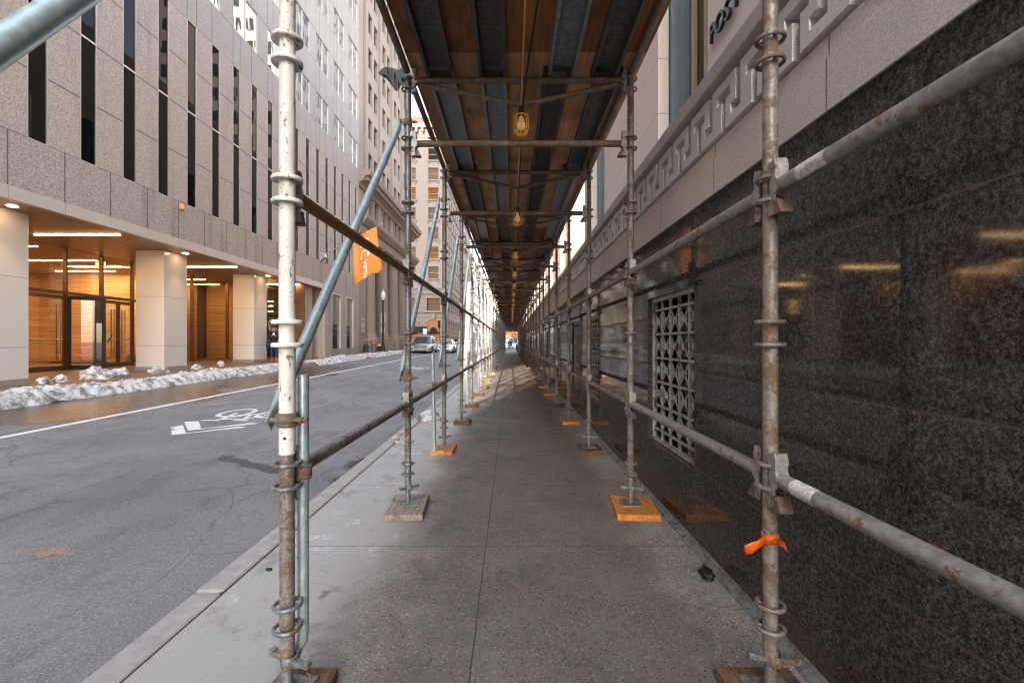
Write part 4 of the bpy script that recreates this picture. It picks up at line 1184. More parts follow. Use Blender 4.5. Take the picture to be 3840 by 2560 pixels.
def door(y0, y1, ang=0, hinge=0, rail=True, dark=False):
    W = y1 - y0
    L = lambda u, v, w: (w, u, v)
    d = MB(); fw = .10 if dark else .055
    for (a, b, c, e) in ((0, fw, 0, 2.42), (W - fw, W, 0, 2.42), (fw, W - fw, 0, .16), (fw, W - fw, 2.30, 2.42)): d.mbox(L, a, b, c, e, -.03, .03)
    do = d.build('door', M['black_metal'] if dark else M['bronze'], A)
    g = MB(); g.mbox(L, fw, W - fw, .16, 2.30, -.006, .006); g.build('pane', M['glass'], do)
    h = MB(); hx = W - fw - .16 if not hinge else fw + .16
    for s in (.055, -.055):
        h.tube([L(hx, .35, s), L(hx, 2.1, s)], .02, 10)
        for v in (.5, 1.95): h.tube([L(hx, v, 0), L(hx, v, s)], .01, 6)
    if rail: h.tube([L(fw + .08, 1.0, .05), L(W - fw - .06, 1.0, .05)], .016, 8)
    h.build('handle', M['steel'] if not dark else M['bronze'], do)
    do.location = Vector((-14.4, y0, .34)) - wloc(A); do.rotation_euler.z = ang
    return do
door(12.14, 13.38); door(13.44, 14.68); door(14.76, 15.70, rad(-52), 0, False, True); door(16.04, 16.66); door(16.68, 17.28, 0, 1)
mb = MB(); mb.mbox(GX, 15.72, 15.98, .34, 2.79, -.06, .02); mb.build('door_post', M['bronze'], A, True)
def strip(y, x0, x1, z=4.285, ln='strip_light'):
    m = MB(); m.box(x0, x1, y - .03, y + .03, z - .016, z - .001); m.build(ln, M['strip'], A, True)
for y in (7.5, 12.9, 18.4, 23.9): strip(y, -13.5, -11.1, 4.298)
for y, x0, x1 in ((14.4, -18.6, -15.0), (16.9, -19.2, -15.4), (18.2, -17.9, -15.6), (19.4, -19.4, -16.9), (11.9, -19, -15.2), (9.5, -19, -15.4), (22.0, -15.8, -14.8)): strip(y, x0, x1, 4.288)
for i, y in enumerate((10.2, 15.62, 20.9)):
    m = MB(); m.lathe((-11.18, y, 4.292), [(0, 0), (.07, 0), (.085, -.004), (.095, .004)], 18); m.build('downlight', M['downlight'], A, True)
# lamps that stand for the fittings above: lobby tubes and column downlights
def area(name, loc, sx, sy, power, c=(1, .58, .26), spread=180):
    l = bpy.data.lights.new(name, 'AREA'); l.shape = 'RECTANGLE'; l.size = sx; l.size_y = sy; l.energy = power; l.color = c; l.spread = rad(spread)
    o = bpy.data.objects.new(name, l); COL.objects.link(o); o.location = loc; return o
for y in (9.5, 12.9, 16.9, 19.4): area('lobby_lamp', (-17.4, y, 4.255), 3.2, .1, LOBBY)
for y in (7.5, 12.9, 18.4, 23.9): area('canopy_lamp', (-12.3, y, 4.27), 2.3, .1, CANOPY)
area('lobby_lamp', (-15.3, 22.0, 4.255), .9, .1, LOBBY * .5)
for y in (10.2, 15.62, 20.9):
    l = bpy.data.lights.new('column_lamp', 'SPOT'); l.energy = DOWN; l.color = (1, .66, .36); l.spot_size = rad(72); l.spot_blend = .6; l.shadow_soft_size = .04
    o = bpy.data.objects.new('column_lamp', l); COL.objects.link(o); o.location = (-11.18, y, 4.25); o.rotation_euler = (0, rad(-9), 0)
# exit sign
m = MB(); m.box(-14.95, -14.55, 16.36, 16.40, 3.93, 4.15); ex = m.build('exit_sign', M['bronze'], A, True)
m = MB(); m.box(-14.93, -14.57, 16.352, 16.359, 3.95, 4.13); m.build('lit_face', M['exit'], ex, True)
text_part('lettering', 'EXIT', .15, M['black_metal'], ex, basis(Vector((1, 0, 0)), Vector((0, 0, 1)), Vector((0, -1, 0)), (-14.75, 16.348, 4.04)), .002)
# cafe window beyond the third column
m = MB(); CX = EAST(-12.9)
m.box(-17, -12.95, 23.9, 24.0, .2, 4.29); m.box(-17, -16.9, 24.0, 25.88, .2, 4.29); m.build('cafe_wall', M['travertine'], A, True)
f = MB(); frame_ring(f, CX, 24.02, 25.86, .35, 4.28, .06, -.06, .04); f.mbox(CX, 24.08, 25.8, 2.62, 2.72, -.06, .04); cw = f.build('cafe_window', M['bronze'], A, True)
g = MB(); g.mbox(CX, 24.08, 25.8, .4, 4.25, -.02, -.01); g.build('pane', M['glass'], cw, True)
m = MB(); m.box(-16.89, -16.6, 24.02, 25.86, 2.0, 4.28); m.build('dark_bulkhead', M['void'], cw, True)
for z in (2.95, 3.25, 3.5):
    m = MB(); m.box(-16.2, -13.2, 25.2, 25.24, z, z + .03); m.build('cafe_tube_light', M['strip'], cw, True)
bb = basis(Vector((0, -1, 0)), Vector((0, 0, 1)), Vector((1, 0, 0)), (0, 0, 0))
for s, y, z, sz in (('Rende', 24.85, 1.98, .52), ('Co', 24.5, 1.40, .52)):
    q = bb.copy(); q = basis(Vector((0, 1, 0)), Vector((0, 0, 1)), Vector((1, 0, 0)), (-12.88, y, z)) @ Matrix.Shear('XZ', 4, (.0, 0)) ; text_part('window_lettering', s, sz, M['white_cloth'], cw, q, .002)
m = MB(); m.torus((-12.885, 24.9, 1.8), .85, .014, 40, 4, axis='x', a0=PI * .08, a1=PI * .92); m.build('logo_ring', M['white_cloth'], cw, True)
# furniture seen through the glass
t = thing('lobby_bench', 'long tan leather bench seen through the lobby doors', 'bench', (-17.4, 18.9, .335))
m = MB(); m.box(-1.7, 1.7, -.35, .35, .12, .42); bevel(m.build('seat', M['leather'], t), .04)
m = MB(); m.box(-1.7, 1.7, .2, .38, .42, .72); bevel(m.build('backrest', M['leather'], t), .04)
for x in (-1.5, 1.5):
    m = MB(); m.box(x - .04, x + .04, -.3, .3, .0, .119); m.build('leg', M['steel'], t)
t = thing('info_kiosk', 'slim information screen on a curved stand inside the lobby', 'kiosk', (-15.2, 17.0, .335))
m = MB(); m.tube(smooth([(0, 0, 0), (.02, 0, .5), (.0, 0, .85), (-.06, 0, 1.0)], 4), .035, 10); m.build('stand', M['steel'], t)
m = MB(); m.box(-.24, .24, -.2, .2, 0, .02); m.build('foot', M['steel'], t)
m = MB(); m.prism(lambda u, v, w: (w, u, v), [(-.12, .95), (.10, 1.25), (.14, 1.22), (-.08, .92)], -.22, .22); m.build('screen', M['seat_grey'], t)
t = thing('litter_bin', 'small bin standing inside the glass by the second column', 'bin', (-15.2, 20.9, .335))
m = MB(); m.lathe((0, 0, 0), [(0, 0), (.17, 0), (.2, .7), (.18, .7), (.16, .1)], 18); m.build('body', M['seat_grey'], t)
m = MB(); m.torus((0, 0, .7), .19, .02, 18, 6); m.build('rim', M['black_metal'], t)

# amber beacon on the wall
t = thing('amber_beacon', 'small amber beacon lamp fixed to the granite under the slit windows', 'beacon', (-10.6, 14.5, 5.5))
m = MB(); m.tube([(.002, 0, -.08), (.09, 0, -.08), (.11, 0, 0)], .018, 8); m.lathe((.11, 0, 0), [(0, -.06), (.06, -.05), (.065, .02), (0, .02)], 14); m.build('bracket', M['seat_grey'], t)
m = MB(); m.lathe((.11, 0, .02), [(.06, 0), (.065, .09), (.05, .13), (0, .14)], 14); m.build('lens', M['beacon'], t)

# flag on a pole
t = thing('flag', 'orange flag with white lettering on a pole angled out from the granite wall', 'flag', (-10.6, 25.4, 6.05))
m = MB(); m.tube([(.05, 0, .02), (3.35, 0, 1.80)], .028, 10); m.lathe((3.38, 0, 1.81), [(0, -.05), (.045, -.02), (.045, .03), (0, .06)], 10); m.build('pole', M['alu'], t)
m = MB(); m.prism(lambda u, v, w: (u, w, v), [(.002, -.28), (.002, .22), (.22, .16), (.28, -.05)], -.14, .14); m.build('bracket', M['alu'], t)
nu, nv = 26, 34; vs = []
def flag_pt(u, v):
    x = 1.78 + 1.32 * u; z = .02 + 1.80 * x / 3.35 - .05
    drop = 2.62 - .25 * u
    xx = x + .10 * v * (.2 + u) + .22 * v * v * (u - .15)
    yy = .15 * math.sin(6.5 * u + 2.2 * v) * (.3 + v) + .07 * math.sin(13 * u - 3 * v) * v
    return (xx, yy, z - drop * v + .05 * math.sin(3 * u) * v)
for j in range(nv):
    for i in range(nu): vs.append(flag_pt(i / (nu - 1), j / (nv - 1)))
m = MB(); m.add(vs, [(j * nu + i, j * nu + i + 1, (j + 1) * nu + i + 1, (j + 1) * nu + i) for j in range(nv - 1) for i in range(nu - 1)], True)
fo = m.build('cloth', M['orange_cloth'], t); md = fo.modifiers.new('t', 'SOLIDIFY'); md.thickness = .006
def flag_text(s, size, v0, dv, u0):
    """letters laid on the cloth, reading down the flag"""
    cu = bpy.data.curves.new('txt', 'FONT'); cu.body = s; cu.size = size; cu.align_x = 'LEFT'; cu.align_y = 'CENTER'; cu.resolution_u = 6; cu.offset = .012
    o = bpy.data.objects.new('txt', cu); COL.objects.link(o); dg = bpy.context.evaluated_depsgraph_get(); dg.update()
    me = bpy.data.meshes.new_from_object(o.evaluated_get(dg)); bpy.data.objects.remove(o); bpy.data.curves.remove(cu)
    for v in me.vertices:
        p = flag_pt(u0 + v.co.y / 1.32, v0 + v.co.x / 2.5)
        v.co = Vector((p[0], p[1] - .012, p[2]))
    me.materials.clear(); me.materials.append(M['white_cloth'])
    q = bpy.data.objects.new('lettering', me); COL.objects.link(q); q.parent = fo
flag_text('CIC', .70, .10, 0, .45)
flag_text('BOSTON', .24, .62, 0, .46)

# ------------------------------------------------------------------ classical bank building beyond
B = thing('bank_building', 'brown stone classical building with tall round columns and paired windows above', 'building', (-10.8, 40, 0))
BX = EAST(-10.75)
bays = [34.3 + 3.75 * j for j in range(4)]
bw = []
for y in bays:
    for d in (0, 1.42):
        for r in range(8): bw.append((y + d, y + d + .92, 13.95 + 2.66 * r, 15.55 + 2.66 * r))
lowb = [(y + d, y + d + .95, 10.6, 12.2) for y in bays for d in (0, 1.45)]
mb = MB(); facade(mb, BX, 31.75, 49.2, 13.3, 62, bw, .28); facade(mb, BX, 31.75, 49.2, 10.2, 12.6, lowb, .28)  # unseen upper storeys raised to keep sun off the corner building
mb.quad((-10.75, 49.2, 10.2), (-40, 49.2, 10.2), (-40, 49.2, 62), (-10.75, 49.2, 62)); mb.quad((-10.75, 31.75, 10.2), (-11.3, 31.75, 10.2), (-11.3, 31.75, 62), (-10.75, 31.75, 62)); mb.box(-11.3, -10.75, 31.75, 49.2, 62, 62.3)
mb.build('wall', M['bstone'], B, True)
mb = MB(); mb.box(-40, -11.06, 31.75, 49.18, 9, 62); mb.box(-40, -12.0, 31.75, 49.18, -.5, 9); mb.build('inner_wall', M['void'], B, True)
for lst in (bw, lowb):
    p0 = None
    for (a, b, c, d) in lst:
        if p0 is None:
            f = MB(); frame_ring(f, BX, a, b, c, d, .05, -.27, -.2); f.mbox(BX, a + .05, b - .05, (c + d) / 2 - .03, (c + d) / 2 + .03, -.27, -.2); p0 = o = f.build('window', M['black_metal'], B, True); base = (a, c)
            g = MB(); g.mbox(BX, a + .04, b - .04, c + .04, d - .04, -.25, -.24); g.build('pane', M['old_glass'], o, True)
        else: o = copy_tree(p0, B)
        o.location = (0, a - base[0], c - base[1])
# string pilasters and cornices
mb = MB()
for j in range(5):
    y = bays[0] - .72 + 3.75 * j - .02
    if y < 49:
        for dx in (0, .22): mb.mbox(BX, y - .5 + dx, y - .42 + dx, 13.32, 61.9, .002, .10)
mb.build('pilaster_moulding', M['bstone_trim'], B, True)
prof = [(-10.9, 12.25), (-10.62, 12.25), (-10.55, 12.45), (-10.3, 12.6), (-10.2, 12.85), (-9.85, 12.95), (-9.77, 13.2), (-9.77, 13.32), (-10.9, 13.32)]
mb = MB(); mb.prism(lambda u, v, w: (u, w, v), prof, 31.72, 49.9)
for i in range(44): mb.box(-10.28, -10.0, 31.9 + i * .41, 32.08 + i * .41, 12.62, 12.86)
mb.build('main_cornice', M['bstone_trim'], B, True)
prof = [(-12.0, 8.9), (-10.55, 8.9), (-10.45, 9.3), (-10.5, 9.55), (-10.35, 9.6), (-10.05, 9.95), (-10.0, 10.15), (-10.0, 10.22), (-12.0, 10.22)]
mb = MB(); mb.prism(lambda u, v, w: (u, w, v), prof, 31.74, 49.6); mb.build('entablature', M['bstone_trim'], B, True)
mb = MB()
for y in bays:
    for d in (-.32, .95 + .12, 2.4 + .02): mb.mbox(BX, y + d, y + d + .30, 10.25, 12.24, .002, .06)
mb.build('panel_pilaster', M['bstone_trim'], B, True)
def bcolumn(y):
    g = zs(-10.5, y)
    c = MB(); z0 = g + 1.0
    c.lathe((-11.0, y, 0), [(.72, z0 + .25), (.66, z0 + .4), (.63, z0 + .55), (.62, 4.0), (.56, 7.9), (.58, 8.0)], 30); co_ = c.build('column', M['bcol'], B, True)
    c = MB(); c.lathe((-11.0, y, 0), [(.80, z0), (.82, z0 + .08), (.78, z0 + .14), (.70, z0 + .17), (.74, z0 + .25)], 30); c.box(-11.95, -10.1, y - .9, y + .9, g - .5, z0 - .002); c.build('base', M['bstone_trim'], co_, True)
    c = MB(); c.lathe((-11.0, y, 0), [(.57, 8.0), (.62, 8.1), (.60, 8.2), (.74, 8.65), (.85, 8.75)], 20); c.box(-11.85, -10.2, y - .8, y + .8, 8.75, 8.9)
    for k in range(10):
        a = k * PI / 5; c.lathe((-11 + .72 * math.cos(a), y + .72 * math.sin(a), 8.45), [(0, -.16), (.11, -.05), (.12, .08), (0, .17)], 6)
    c.build('capital', M['bstone_trim'], co_, True)
for y in (34.75, 38.25, 41.75, 45.25): bcolumn(y)
for ya, yb in ((31.76, 33.5), (47.6, 49.18)):
    mb = MB(); mb.box(-12.0, -10.7, ya, yb, 1.5, 8.9); mb.box(-12, -10.62, ya, yb + .06, -.3, 1.499); mb.build('corner_pier', M['bstone'], B, True)
mb = MB(); mb.box(-10.69, -10.65, 32.35, 33.05, 1.95, 3.0); pq = mb.build('wall_plaque', M['alu'], B, True)
mb = MB(); mb.box(-10.649, -10.644, 32.39, 33.01, 1.99, 2.96); mb.build('face', simple('grey_sign_face', (.42, .42, .39), .6), pq, True)
for i, s in enumerate(('Bank', '&', 'Co.')):
    text_part('lettering', s, .26, M['black_metal'], pq, basis(Vector((0, 1, 0)), Vector((0, 0, 1)), Vector((1, 0, 0)), (-10.643, 32.7, 2.75 - .27 * i)), .002)

# ------------------------------------------------------------------ cream corner building across the junction
C = thing('corner_building', 'cream stone corner building with a lit arched doorway', 'building', (-13.4, 92, 0))
CS = SOUTH(92.0); CE = EAST(-13.4)
xs_ = [-15.73 - 4.6 * j for j in range(6)]
fl_ = [14.1 + 3.99 * j for j in range(8)]
cw_s = [(x - 1.06, x + 1.06, z, z + 2.46) for x in xs_ for z in fl_]
ys_ = [94.6 + 3.9 * j for j in range(14)]
cw_e = [(y - .95, y + .95, z, z + 2.46) for y in ys_ for z in fl_]
mb = MB(); facade(mb, CS, -45, -13.4, 12.3, 44.5, cw_s, .35); facade(mb, CE, 92, 150, 12.3, 44.5, cw_e, .35); mb.box(-45, -13.8, 92.4, 150, 44.5, 45); mb.build('wall', M['cstone'], C, True)
gops = [(x - 1.3, x + 1.3, 7.7, 10.2) for x in xs_] + [(x - 1.35, x + 1.35, .2, 5.9) for x in xs_]
gope = [(y - 1.2, y + 1.2, 7.7, 10.2) for y in ys_] + [(y - 1.35, y + 1.35, .9, 6.0) for y in ys_]
mb = MB(); facade(mb, CS, -45, -13.38, -.5, 11.0, gops, .45); facade(mb, EAST(-13.38), 92, 150, -.5, 11.0, gope, .45); mb.build('rusticated_base', M['crust'], C, True)
mb = MB(); mb.box(-45, -13.9, 92.5, 150, -.5, 44.4); mb.build('inner_wall', M['void'], C, True)
def ring_cornice(z0, z1, out, nm):
    m = MB(); pr = [(0, z0), (out * .4, z0), (out * .5, (z0 + z1) / 2), (out, z1 - .15), (out, z1), (0, z1)]
    m.prism(lambda u, v, w: (w, 92 - u - .002, v), pr, -45, -13.4 + out); m.prism(lambda u, v, w: (-13.398 + u, w, v), pr, 92 - out + .01, 150); return m.build(nm, M['ctrim'], C, True)
ring_cornice(11.0, 12.3, .6, 'belt_cornice'); ring_cornice(42.6, 43.2, .35, 'belt_moulding'); ring_cornice(44.5, 46.2, 1.3, 'top_cornice')
mb = MB()
for i in range(26):
    x = -14.2 - i * 1.2; mb.box(x - .22, x + .22, 91.0, 91.6, 43.4, 44.5)
mb.build('cornice_bracket', M['ctrim'], C, True)
def set_windows(lst, Mp, mats, dep):
    p = {}
    for i, (a, b, c, d) in enumerate(lst):
        key = mats[i % len(mats)]
        if i > 95: break
        f = MB(); frame_ring(f, Mp, a, b, c, d, .10, -dep, -dep + .08); f.mbox(Mp, a + .1, b - .1, (c + d) / 2 - .06, (c + d) / 2 + .06, -dep, -dep + .08)
        o = f.build('window', M['black_metal'] if dep > .4 else M['bstone_trim'], C, True)
        g = MB(); g.mbox(Mp, a + .08, b - .08, c + .08, d - .08, -dep + .01, -dep + .02); g.build('pane', M[key], o, True)
        if dep < .4 and i < 60:
            s = MB(); s.mbox(Mp, a - .2, b + .2, c - .25, c, .004, .22); s.mbox(Mp, a - .05, a + .22, c - .7, c - .25, .004, .18); s.mbox(Mp, b - .22, b + .05, c - .7, c - .25, .004, .18); s.build('sill', M['ctrim'], o, True)
random.seed(11)
set_windows(cw_s, CS, ['lit_dim', 'litwin', 'lit_dim', 'lit_dim', 'litwin', 'lit_dim', 'old_glass', 'lit_dim', 'litwin', 'lit_dim', 'old_glass'], .35)
set_windows(cw_e[:88], CE, ['old_glass', 'old_glass', 'lit_dim', 'old_glass'], .35)
set_windows(gops[:6], CS, ['lit_dim'], .45); set_windows(gope, EAST(-13.38), ['old_glass', 'old_glass', 'old_glass', 'lit_dim'], .45)
for x in xs_[:3]:
    f = MB(); f.mbox(CS, x - 1.34, x + 1.34, 2.9, 3.4, -.44, -.2); f.mbox(CS, x - .06, x + .06, .2, 2.9, -.44, -.3); f.mbox(CS, x - .7, x - .6, .2, 2.9, -.44, -.3); f.mbox(CS, x + .6, x + .7, .2, 2.9, -.44, -.3)
    f.prism(CS, [(x + .75 * math.cos(a), 3.4 + .95 * math.sin(a)) for a in [PI * k / 10 for k in range(11)]], -.43, -.25); do = f.build('doorway', M['black_metal'], C, True)
    g = MB(); g.mbox(CS, x - 1.34, x + 1.34, .2, 5.88, -.449, -.445); g.build('lit_glass', M['lit_door'], do, True)
    h = MB(); n = 12
    pts = [(x + 1.36 * math.cos(PI * k / n), 5.2 + .72 * math.sin(PI * k / n)) for k in range(n + 1)]
    h.prism(CS, [(x - 1.36, 5.92)] + [(x - 1.36, 5.2)] + pts[::-1][1:-1] + [(x + 1.36, 5.2), (x + 1.36, 5.92)], -.3, .01); h.mbox(CS, x - 1.9, x + 1.9, 7.3, 7.66, .004, .3); h.prism(CS, [(x - .3, 5.95), (x + .3, 5.95), (x + .45, 7.1), (x - .45, 7.1)], .004, .25); h.build('arch_surround', M['ctrim'], C, True)
m = MB(); m.torus((-18.6, 91.7, 4.6), .5, .09, 20, 6, axis='x'); m.tube([(-18.6, 92, 5.2), (-18.6, 91.6, 5.15)], .05, 6); m.box(-18.66, -18.4, 91.6, 91.75, 3.3, 4.0)
m.build('hanging_clock', M['rust'], C, True)

# ------------------------------------------------------------------ other city blocks and added sun blockers
def block(name, label, x0, x1, y0, y1, h, mat, wins=None):
    t = thing(name, label, 'building', (x0, y0, 0))
    m = MB(); m.box(x0, x1, y0, y1, -.5, h); m.build('wall', mat, t, True)
    if wins:
        for nm, Mp, u0, u1, pu, wu, z0, pz, wz in wins:
            g = MB(); fr_ = MB(); u = u0
            while u + wu < u1:
                z = z0
                while z + wz < h - 1:
                    g.mbox(Mp, u, u + wu, z, z + wz, -.15, .012); z += pz
                u += pu
            o = g.build(nm, M['old_glass'], t, True); o['kind'] = 'stuff'
    m = MB(); m.box(x0 - .4, x1 + .4, y0 - .4, y1 + .4, h + .002, h + .9); m.build('cornice', M['ctrim'], t, True)
    return t
block('pale_tower', 'tall pale stone tower rising beyond the stone building', 12, 34, 70, 112, 78, M['tower'], [('window_row', WEST(12), 71, 111, 2.6, 1.2, 6, 3.6, 2.0), ('window_row', SOUTH(70), 13, 33, 2.6, 1.2, 6, 3.6, 2.0)])
block('brown_building', 'brown building closing the view at the far end of the walkway', -3.0, 30, 150, 170, 26, M['crust'], [('window_row', SOUTH(150), -2, 29, 3.2, 1.7, 4.8, 3.7, 2.3)])
block('pale_building', 'pale building further down the street beyond the corner building', -40, -13.4, 152, 230, 30, M['tower'], [('window_row', EAST(-13.4), 153, 229, 3.4, 1.6, 5, 3.7, 2.2)])
block('low_cream_building', 'low cream building far down the middle of the street', -30, -8, 300, 330, 14, M['tower'], [('window_row', SOUTH(300), -29, -9, 3.4, 1.6, 2, 3.7, 2.2)])
block('sun_blocker_tower', 'added unseen tower behind the viewer that blocks the sun', -16.7, -8.0, -72, -60, 37, M['blocker_stone'])  # unseen, added to hold the sun off the near pavement and road
block('low_sun_blocker', 'added unseen low block behind the viewer that trims the sun', -45, -10.6, -55, -24.3, 18.5, M['blocker_stone'])  # unseen, height set so low sun misses the road
m = MB(); m.quad((-2.98, 149.9, .2), (9, 149.9, .2), (9, 149.9, 4.2), (-2.98, 149.9, 4.2))
t = thing('shopfront', 'warmly lit shopfront at the far end of the walkway', 'shopfront', (3, 149.9, 0))
m = MB(); m.box(-2.5, 9, 149.86, 149.9, .5, 4.0); m.build('lit_window', M['litwin'], t, True)
m = MB(); m.box(-2.8, 9.3, 149.3, 149.98, 4.0, 4.7); m.build('fascia', simple('orange_fascia', (.75, .22, .05), .6), t, True)

# ------------------------------------------------------------------ snow
def snow_bank(name, label, y0, y1, seed, hscale=1.0):
    mb = MB(); st = .034; ny = int((y1 - y0) / st); nx = 38
    xs0, xs1 = -9.0, -10.15
    vs = []
    for j in range(ny + 1):
        y = y0 + (y1 - y0) * j / ny
        e = min(1, (y - y0) / .9, (y1 - y) / .9); e = math.sqrt(max(0, e))
        big = mnoise.noise(Vector((0, y * .45, seed)))
        edge = .14 * mnoise.noise(Vector((3, y * .9, seed))) + .06 * mnoise.noise(Vector((9, y * 3, seed)))
        for i in range(nx + 1):
            u = i / nx
            x = xs0 + edge * (1 - u) + (xs1 - xs0 + .25 * big) * u
            pr = (math.sin(PI * u ** .8) ** .75) if 0 < u < 1 else 0
            q = Vector((x, y, seed))
            n1 = mnoise.noise(q * 2.3); n2 = mnoise.noise(q * 6.5); n3 = mnoise.noise(q * 15)
            cell = mnoise.cell(q * 5.5)
            d, _ = mnoise.voronoi(q * 5.2)
            d2, _ = mnoise.voronoi(q * 12.0); h = (.13 + .10 * big) * pr * hscale * (1 + .55 * n1) + pr ** .5 * (.05 * n2 + .03 * n3 + .13 * max(0, .42 - d[0]) + .06 * max(0, .40 - d2[0]))
            b = zr(-9.1, y) + (.13 if x < -9.2 else .13 * max(0, (-9.02 - x) / .18))
            vs.append((x + .05 * n2 * pr, y + .04 * n3 * pr, b - .01 + max(0, h) * e))
    n = nx + 1
    mb.add(vs, [(j * n + i, j * n + i + 1, (j + 1) * n + i + 1, (j + 1) * n + i) for j in range(ny) for i in range(nx)], True)
    solo(mb, name, M['snow'], label, 'snow bank', 'snow banks on the far kerb')
snow_bank('snow_bank', 'long ploughed snow bank along the far kerb in front of the lit lobby', 5.0, 19.3, 1.3)
snow_bank('snow_bank', 'farther snow bank along the kerb towards the classical building', 21.4, 40, 5.7, .9)
for i, (x, y, s, lab) in enumerate([(-10.15, 11.1, (.30, .24, .20), 'largest snow boulder on the near snow bank, facing the lobby doors'), (-10.1, 11.75, (.20, .18, .17), 'rounded snow boulder just right of the largest one'),
                                    (-10.0, 12.9, (.22, .16, .13), 'flat snow boulder before the dark open door'), (-10.15, 9.9, (.15, .12, .10), 'small snow boulder near the left end of the snow bank'),
                                    (-10.2, 10.3, (.11, .11, .12), 'little pointed snow lump left of the largest boulder'), (-10.2, 16.0, (.10, .10, .16), 'upright snow lump at the foot of the second column'), (-9.95, 14.4, (.14, .12, .12), 'snow lump on the bank before the second column')]):
    lump('snow_boulder', M['snow'], lab, 'snow boulder', (x, y, zs(-10, y) + .12 + s[2] * .3), s, i * 1.7 + .3, 4, 'snow boulders on the bank', .5)

# ------------------------------------------------------------------ people
SKIN = simple('skin', (.45, .27, .19), .6, 0, .06, 20)
def skinned(name, mat, nodes, edges, parent, sub=2, root=0):
    me = bpy.data.meshes.new(name); me.from_pydata([n[0] for n in nodes], edges, []); me.update(); me.materials.append(mat)
    o = bpy.data.objects.new(name, me); COL.objects.link(o); o.parent = parent
    sk = o.modifiers.new('skin', 'SKIN'); sk.use_smooth_shade = True
    for i, n in enumerate(nodes):
        r = n[1]; v = me.skin_vertices[0].data[i]; v.radius = (r, r) if not isinstance(r, tuple) else r; v.use_root = (i == root)
    ss = o.modifiers.new('sub', 'SUBSURF'); ss.levels = sub; ss.render_levels = sub
    return o
def chain(nodes, edges, pts, start):
    prev = start
    for p, r in pts:
        nodes.append((p, r)); edges.append((prev, len(nodes) - 1)); prev = len(nodes) - 1
    return prev
def person(label, loc, rz, coat, legs, shoes, hat, pose='phone', s=1.0, group=None):
    t = thing('person', label, 'person', loc, group); t.rotation_euler.z = rz; t.scale = (s, s, s)
    N = [((0, 0, .95), (.135, .10))]; E = []
    chest = chain(N, E, [((0, 0, 1.12), (.13, .095)), ((0, 0, 1.32), (.155, .105)), ((0, 0, 1.43), (.10, .08))], 0)
    chain(N, E, [((0, -.01, 1.50), .052), ((0, -.02, 1.58), (.068, .078)), ((0, -.02, 1.66), (.075, .088)), ((0, -.015, 1.72), (.05, .06))], chest)
    hip = {}; leg = {}
    walk = pose == 'walk'
    for sx in (-1, 1):
        f = (.24 if walk else .03) * sx
        k = [((sx * .09, -f * .3, .88), .085), ((sx * .10, -f * .9 - .02, .50), .058), ((sx * .10, -f * 1.1 + (.10 if walk and sx < 0 else 0), .26), .052), ((sx * .10, -f * 1.25 + (.18 if walk and sx < 0 else 0), .09 + (.05 if walk and sx < 0 else 0)), .040)]
        leg[sx] = k; a = chain(N, E, k, 0)
        an = k[-1][0]; chain(N, E, [((an[0], an[1] - .07, an[2] - .05), .035), ((an[0], an[1] - .15, an[2] - .055), .03)], a)
    arms = {}
    for sx in (-1, 1):
        if pose == 'phone': k = [((sx * .18, 0, 1.39), .056), ((sx * .24, -.02, 1.13), .045), ((sx * .09, -.24, 1.20), .032)]
        else: k = [((sx * .18, 0, 1.39), .056), ((sx * .23, .08 * sx, 1.12), .045), ((sx * .22, -.05 + .14 * sx, .90), .032)]
        arms[sx] = k; a = chain(N, E, k, chest - 1)
        w = Vector(k[-1][0]); dr = (w - Vector(k[-2][0])).normalized()
        if pose == 'phone': dr = Vector((-sx * .35, -.75, .5)).normalized()
        palm = w + dr * .06; pi = chain(N, E, [(tuple(palm), .026)], a)
        side = dr.cross(Vector((0, 0, 1))).normalized()
        for q, (L, off) in enumerate(((.060, -.024), (.072, -.008), (.068, .008), (.052, .023))):
            b0_ = palm + side * off + dr * .025; b1 = b0_ + dr * L * .5 + Vector((0, 0, -.006)); b2 = b0_ + dr * L + Vector((-sx * .012, 0, -.02))
            chain(N, E, [(tuple(b0_), .0095), (tuple(b1), .009), (tuple(b2), .0075)], pi)
        chain(N, E, [(tuple(palm + side * -.032 + dr * .0), .010), (tuple(palm + side * -.05 + dr * .035), .008)], pi)
    skinned('body', SKIN, N, E, t)
    # nose, eyes
    fm = MB(); fm.lathe((0, -.105, 1.625), [(0, .03), (.012, .0), (.015, -.018), (0, -.022)], 8)
    for sx in (-1, 1): fm.lathe((sx * .03, -.098, 1.655), [(0, .008), (.011, .0), (0, -.008)], 8)
    fm.build('face', simple('face_skin', (.38, .21, .15), .6), t)
    # coat: torso and sleeves grown over the body
    N = [((0, 0, .72), (.20, .16))]; E = []
    c = chain(N, E, [((0, 0, .95), (.175, .14)), ((0, 0, 1.15), (.165, .125)), ((0, 0, 1.33), (.18, .125)), ((0, 0, 1.45), (.09, .085))], 0)
    for sx in (-1, 1):
        chain(N, E, [(p, r + .024) for p, r in arms[sx]], c - 1)
    skinned('coat', coat, N, E, t)
    N = [((0, 0, .90), (.13, .105))]; E = []
    for sx in (-1, 1): chain(N, E, [(p, r + .014) for p, r in leg[sx]][:3] + [(tuple(Vector(leg[sx][3][0]) + Vector((0, 0, .04))), .05)], 0)
    skinned('trousers', legs, N, E, t)
    for sx in (-1, 1):
        an = Vector(leg[sx][3][0]); N = [(tuple(an + Vector((0, 0, .12))), .052)]; E = []
        chain(N, E, [(tuple(an), .05), (tuple(an + Vector((0, -.06, -.045))), .046), (tuple(an + Vector((0, -.16, -.052))), .040)], 0); skinned('boot', shoes, N, E, t)
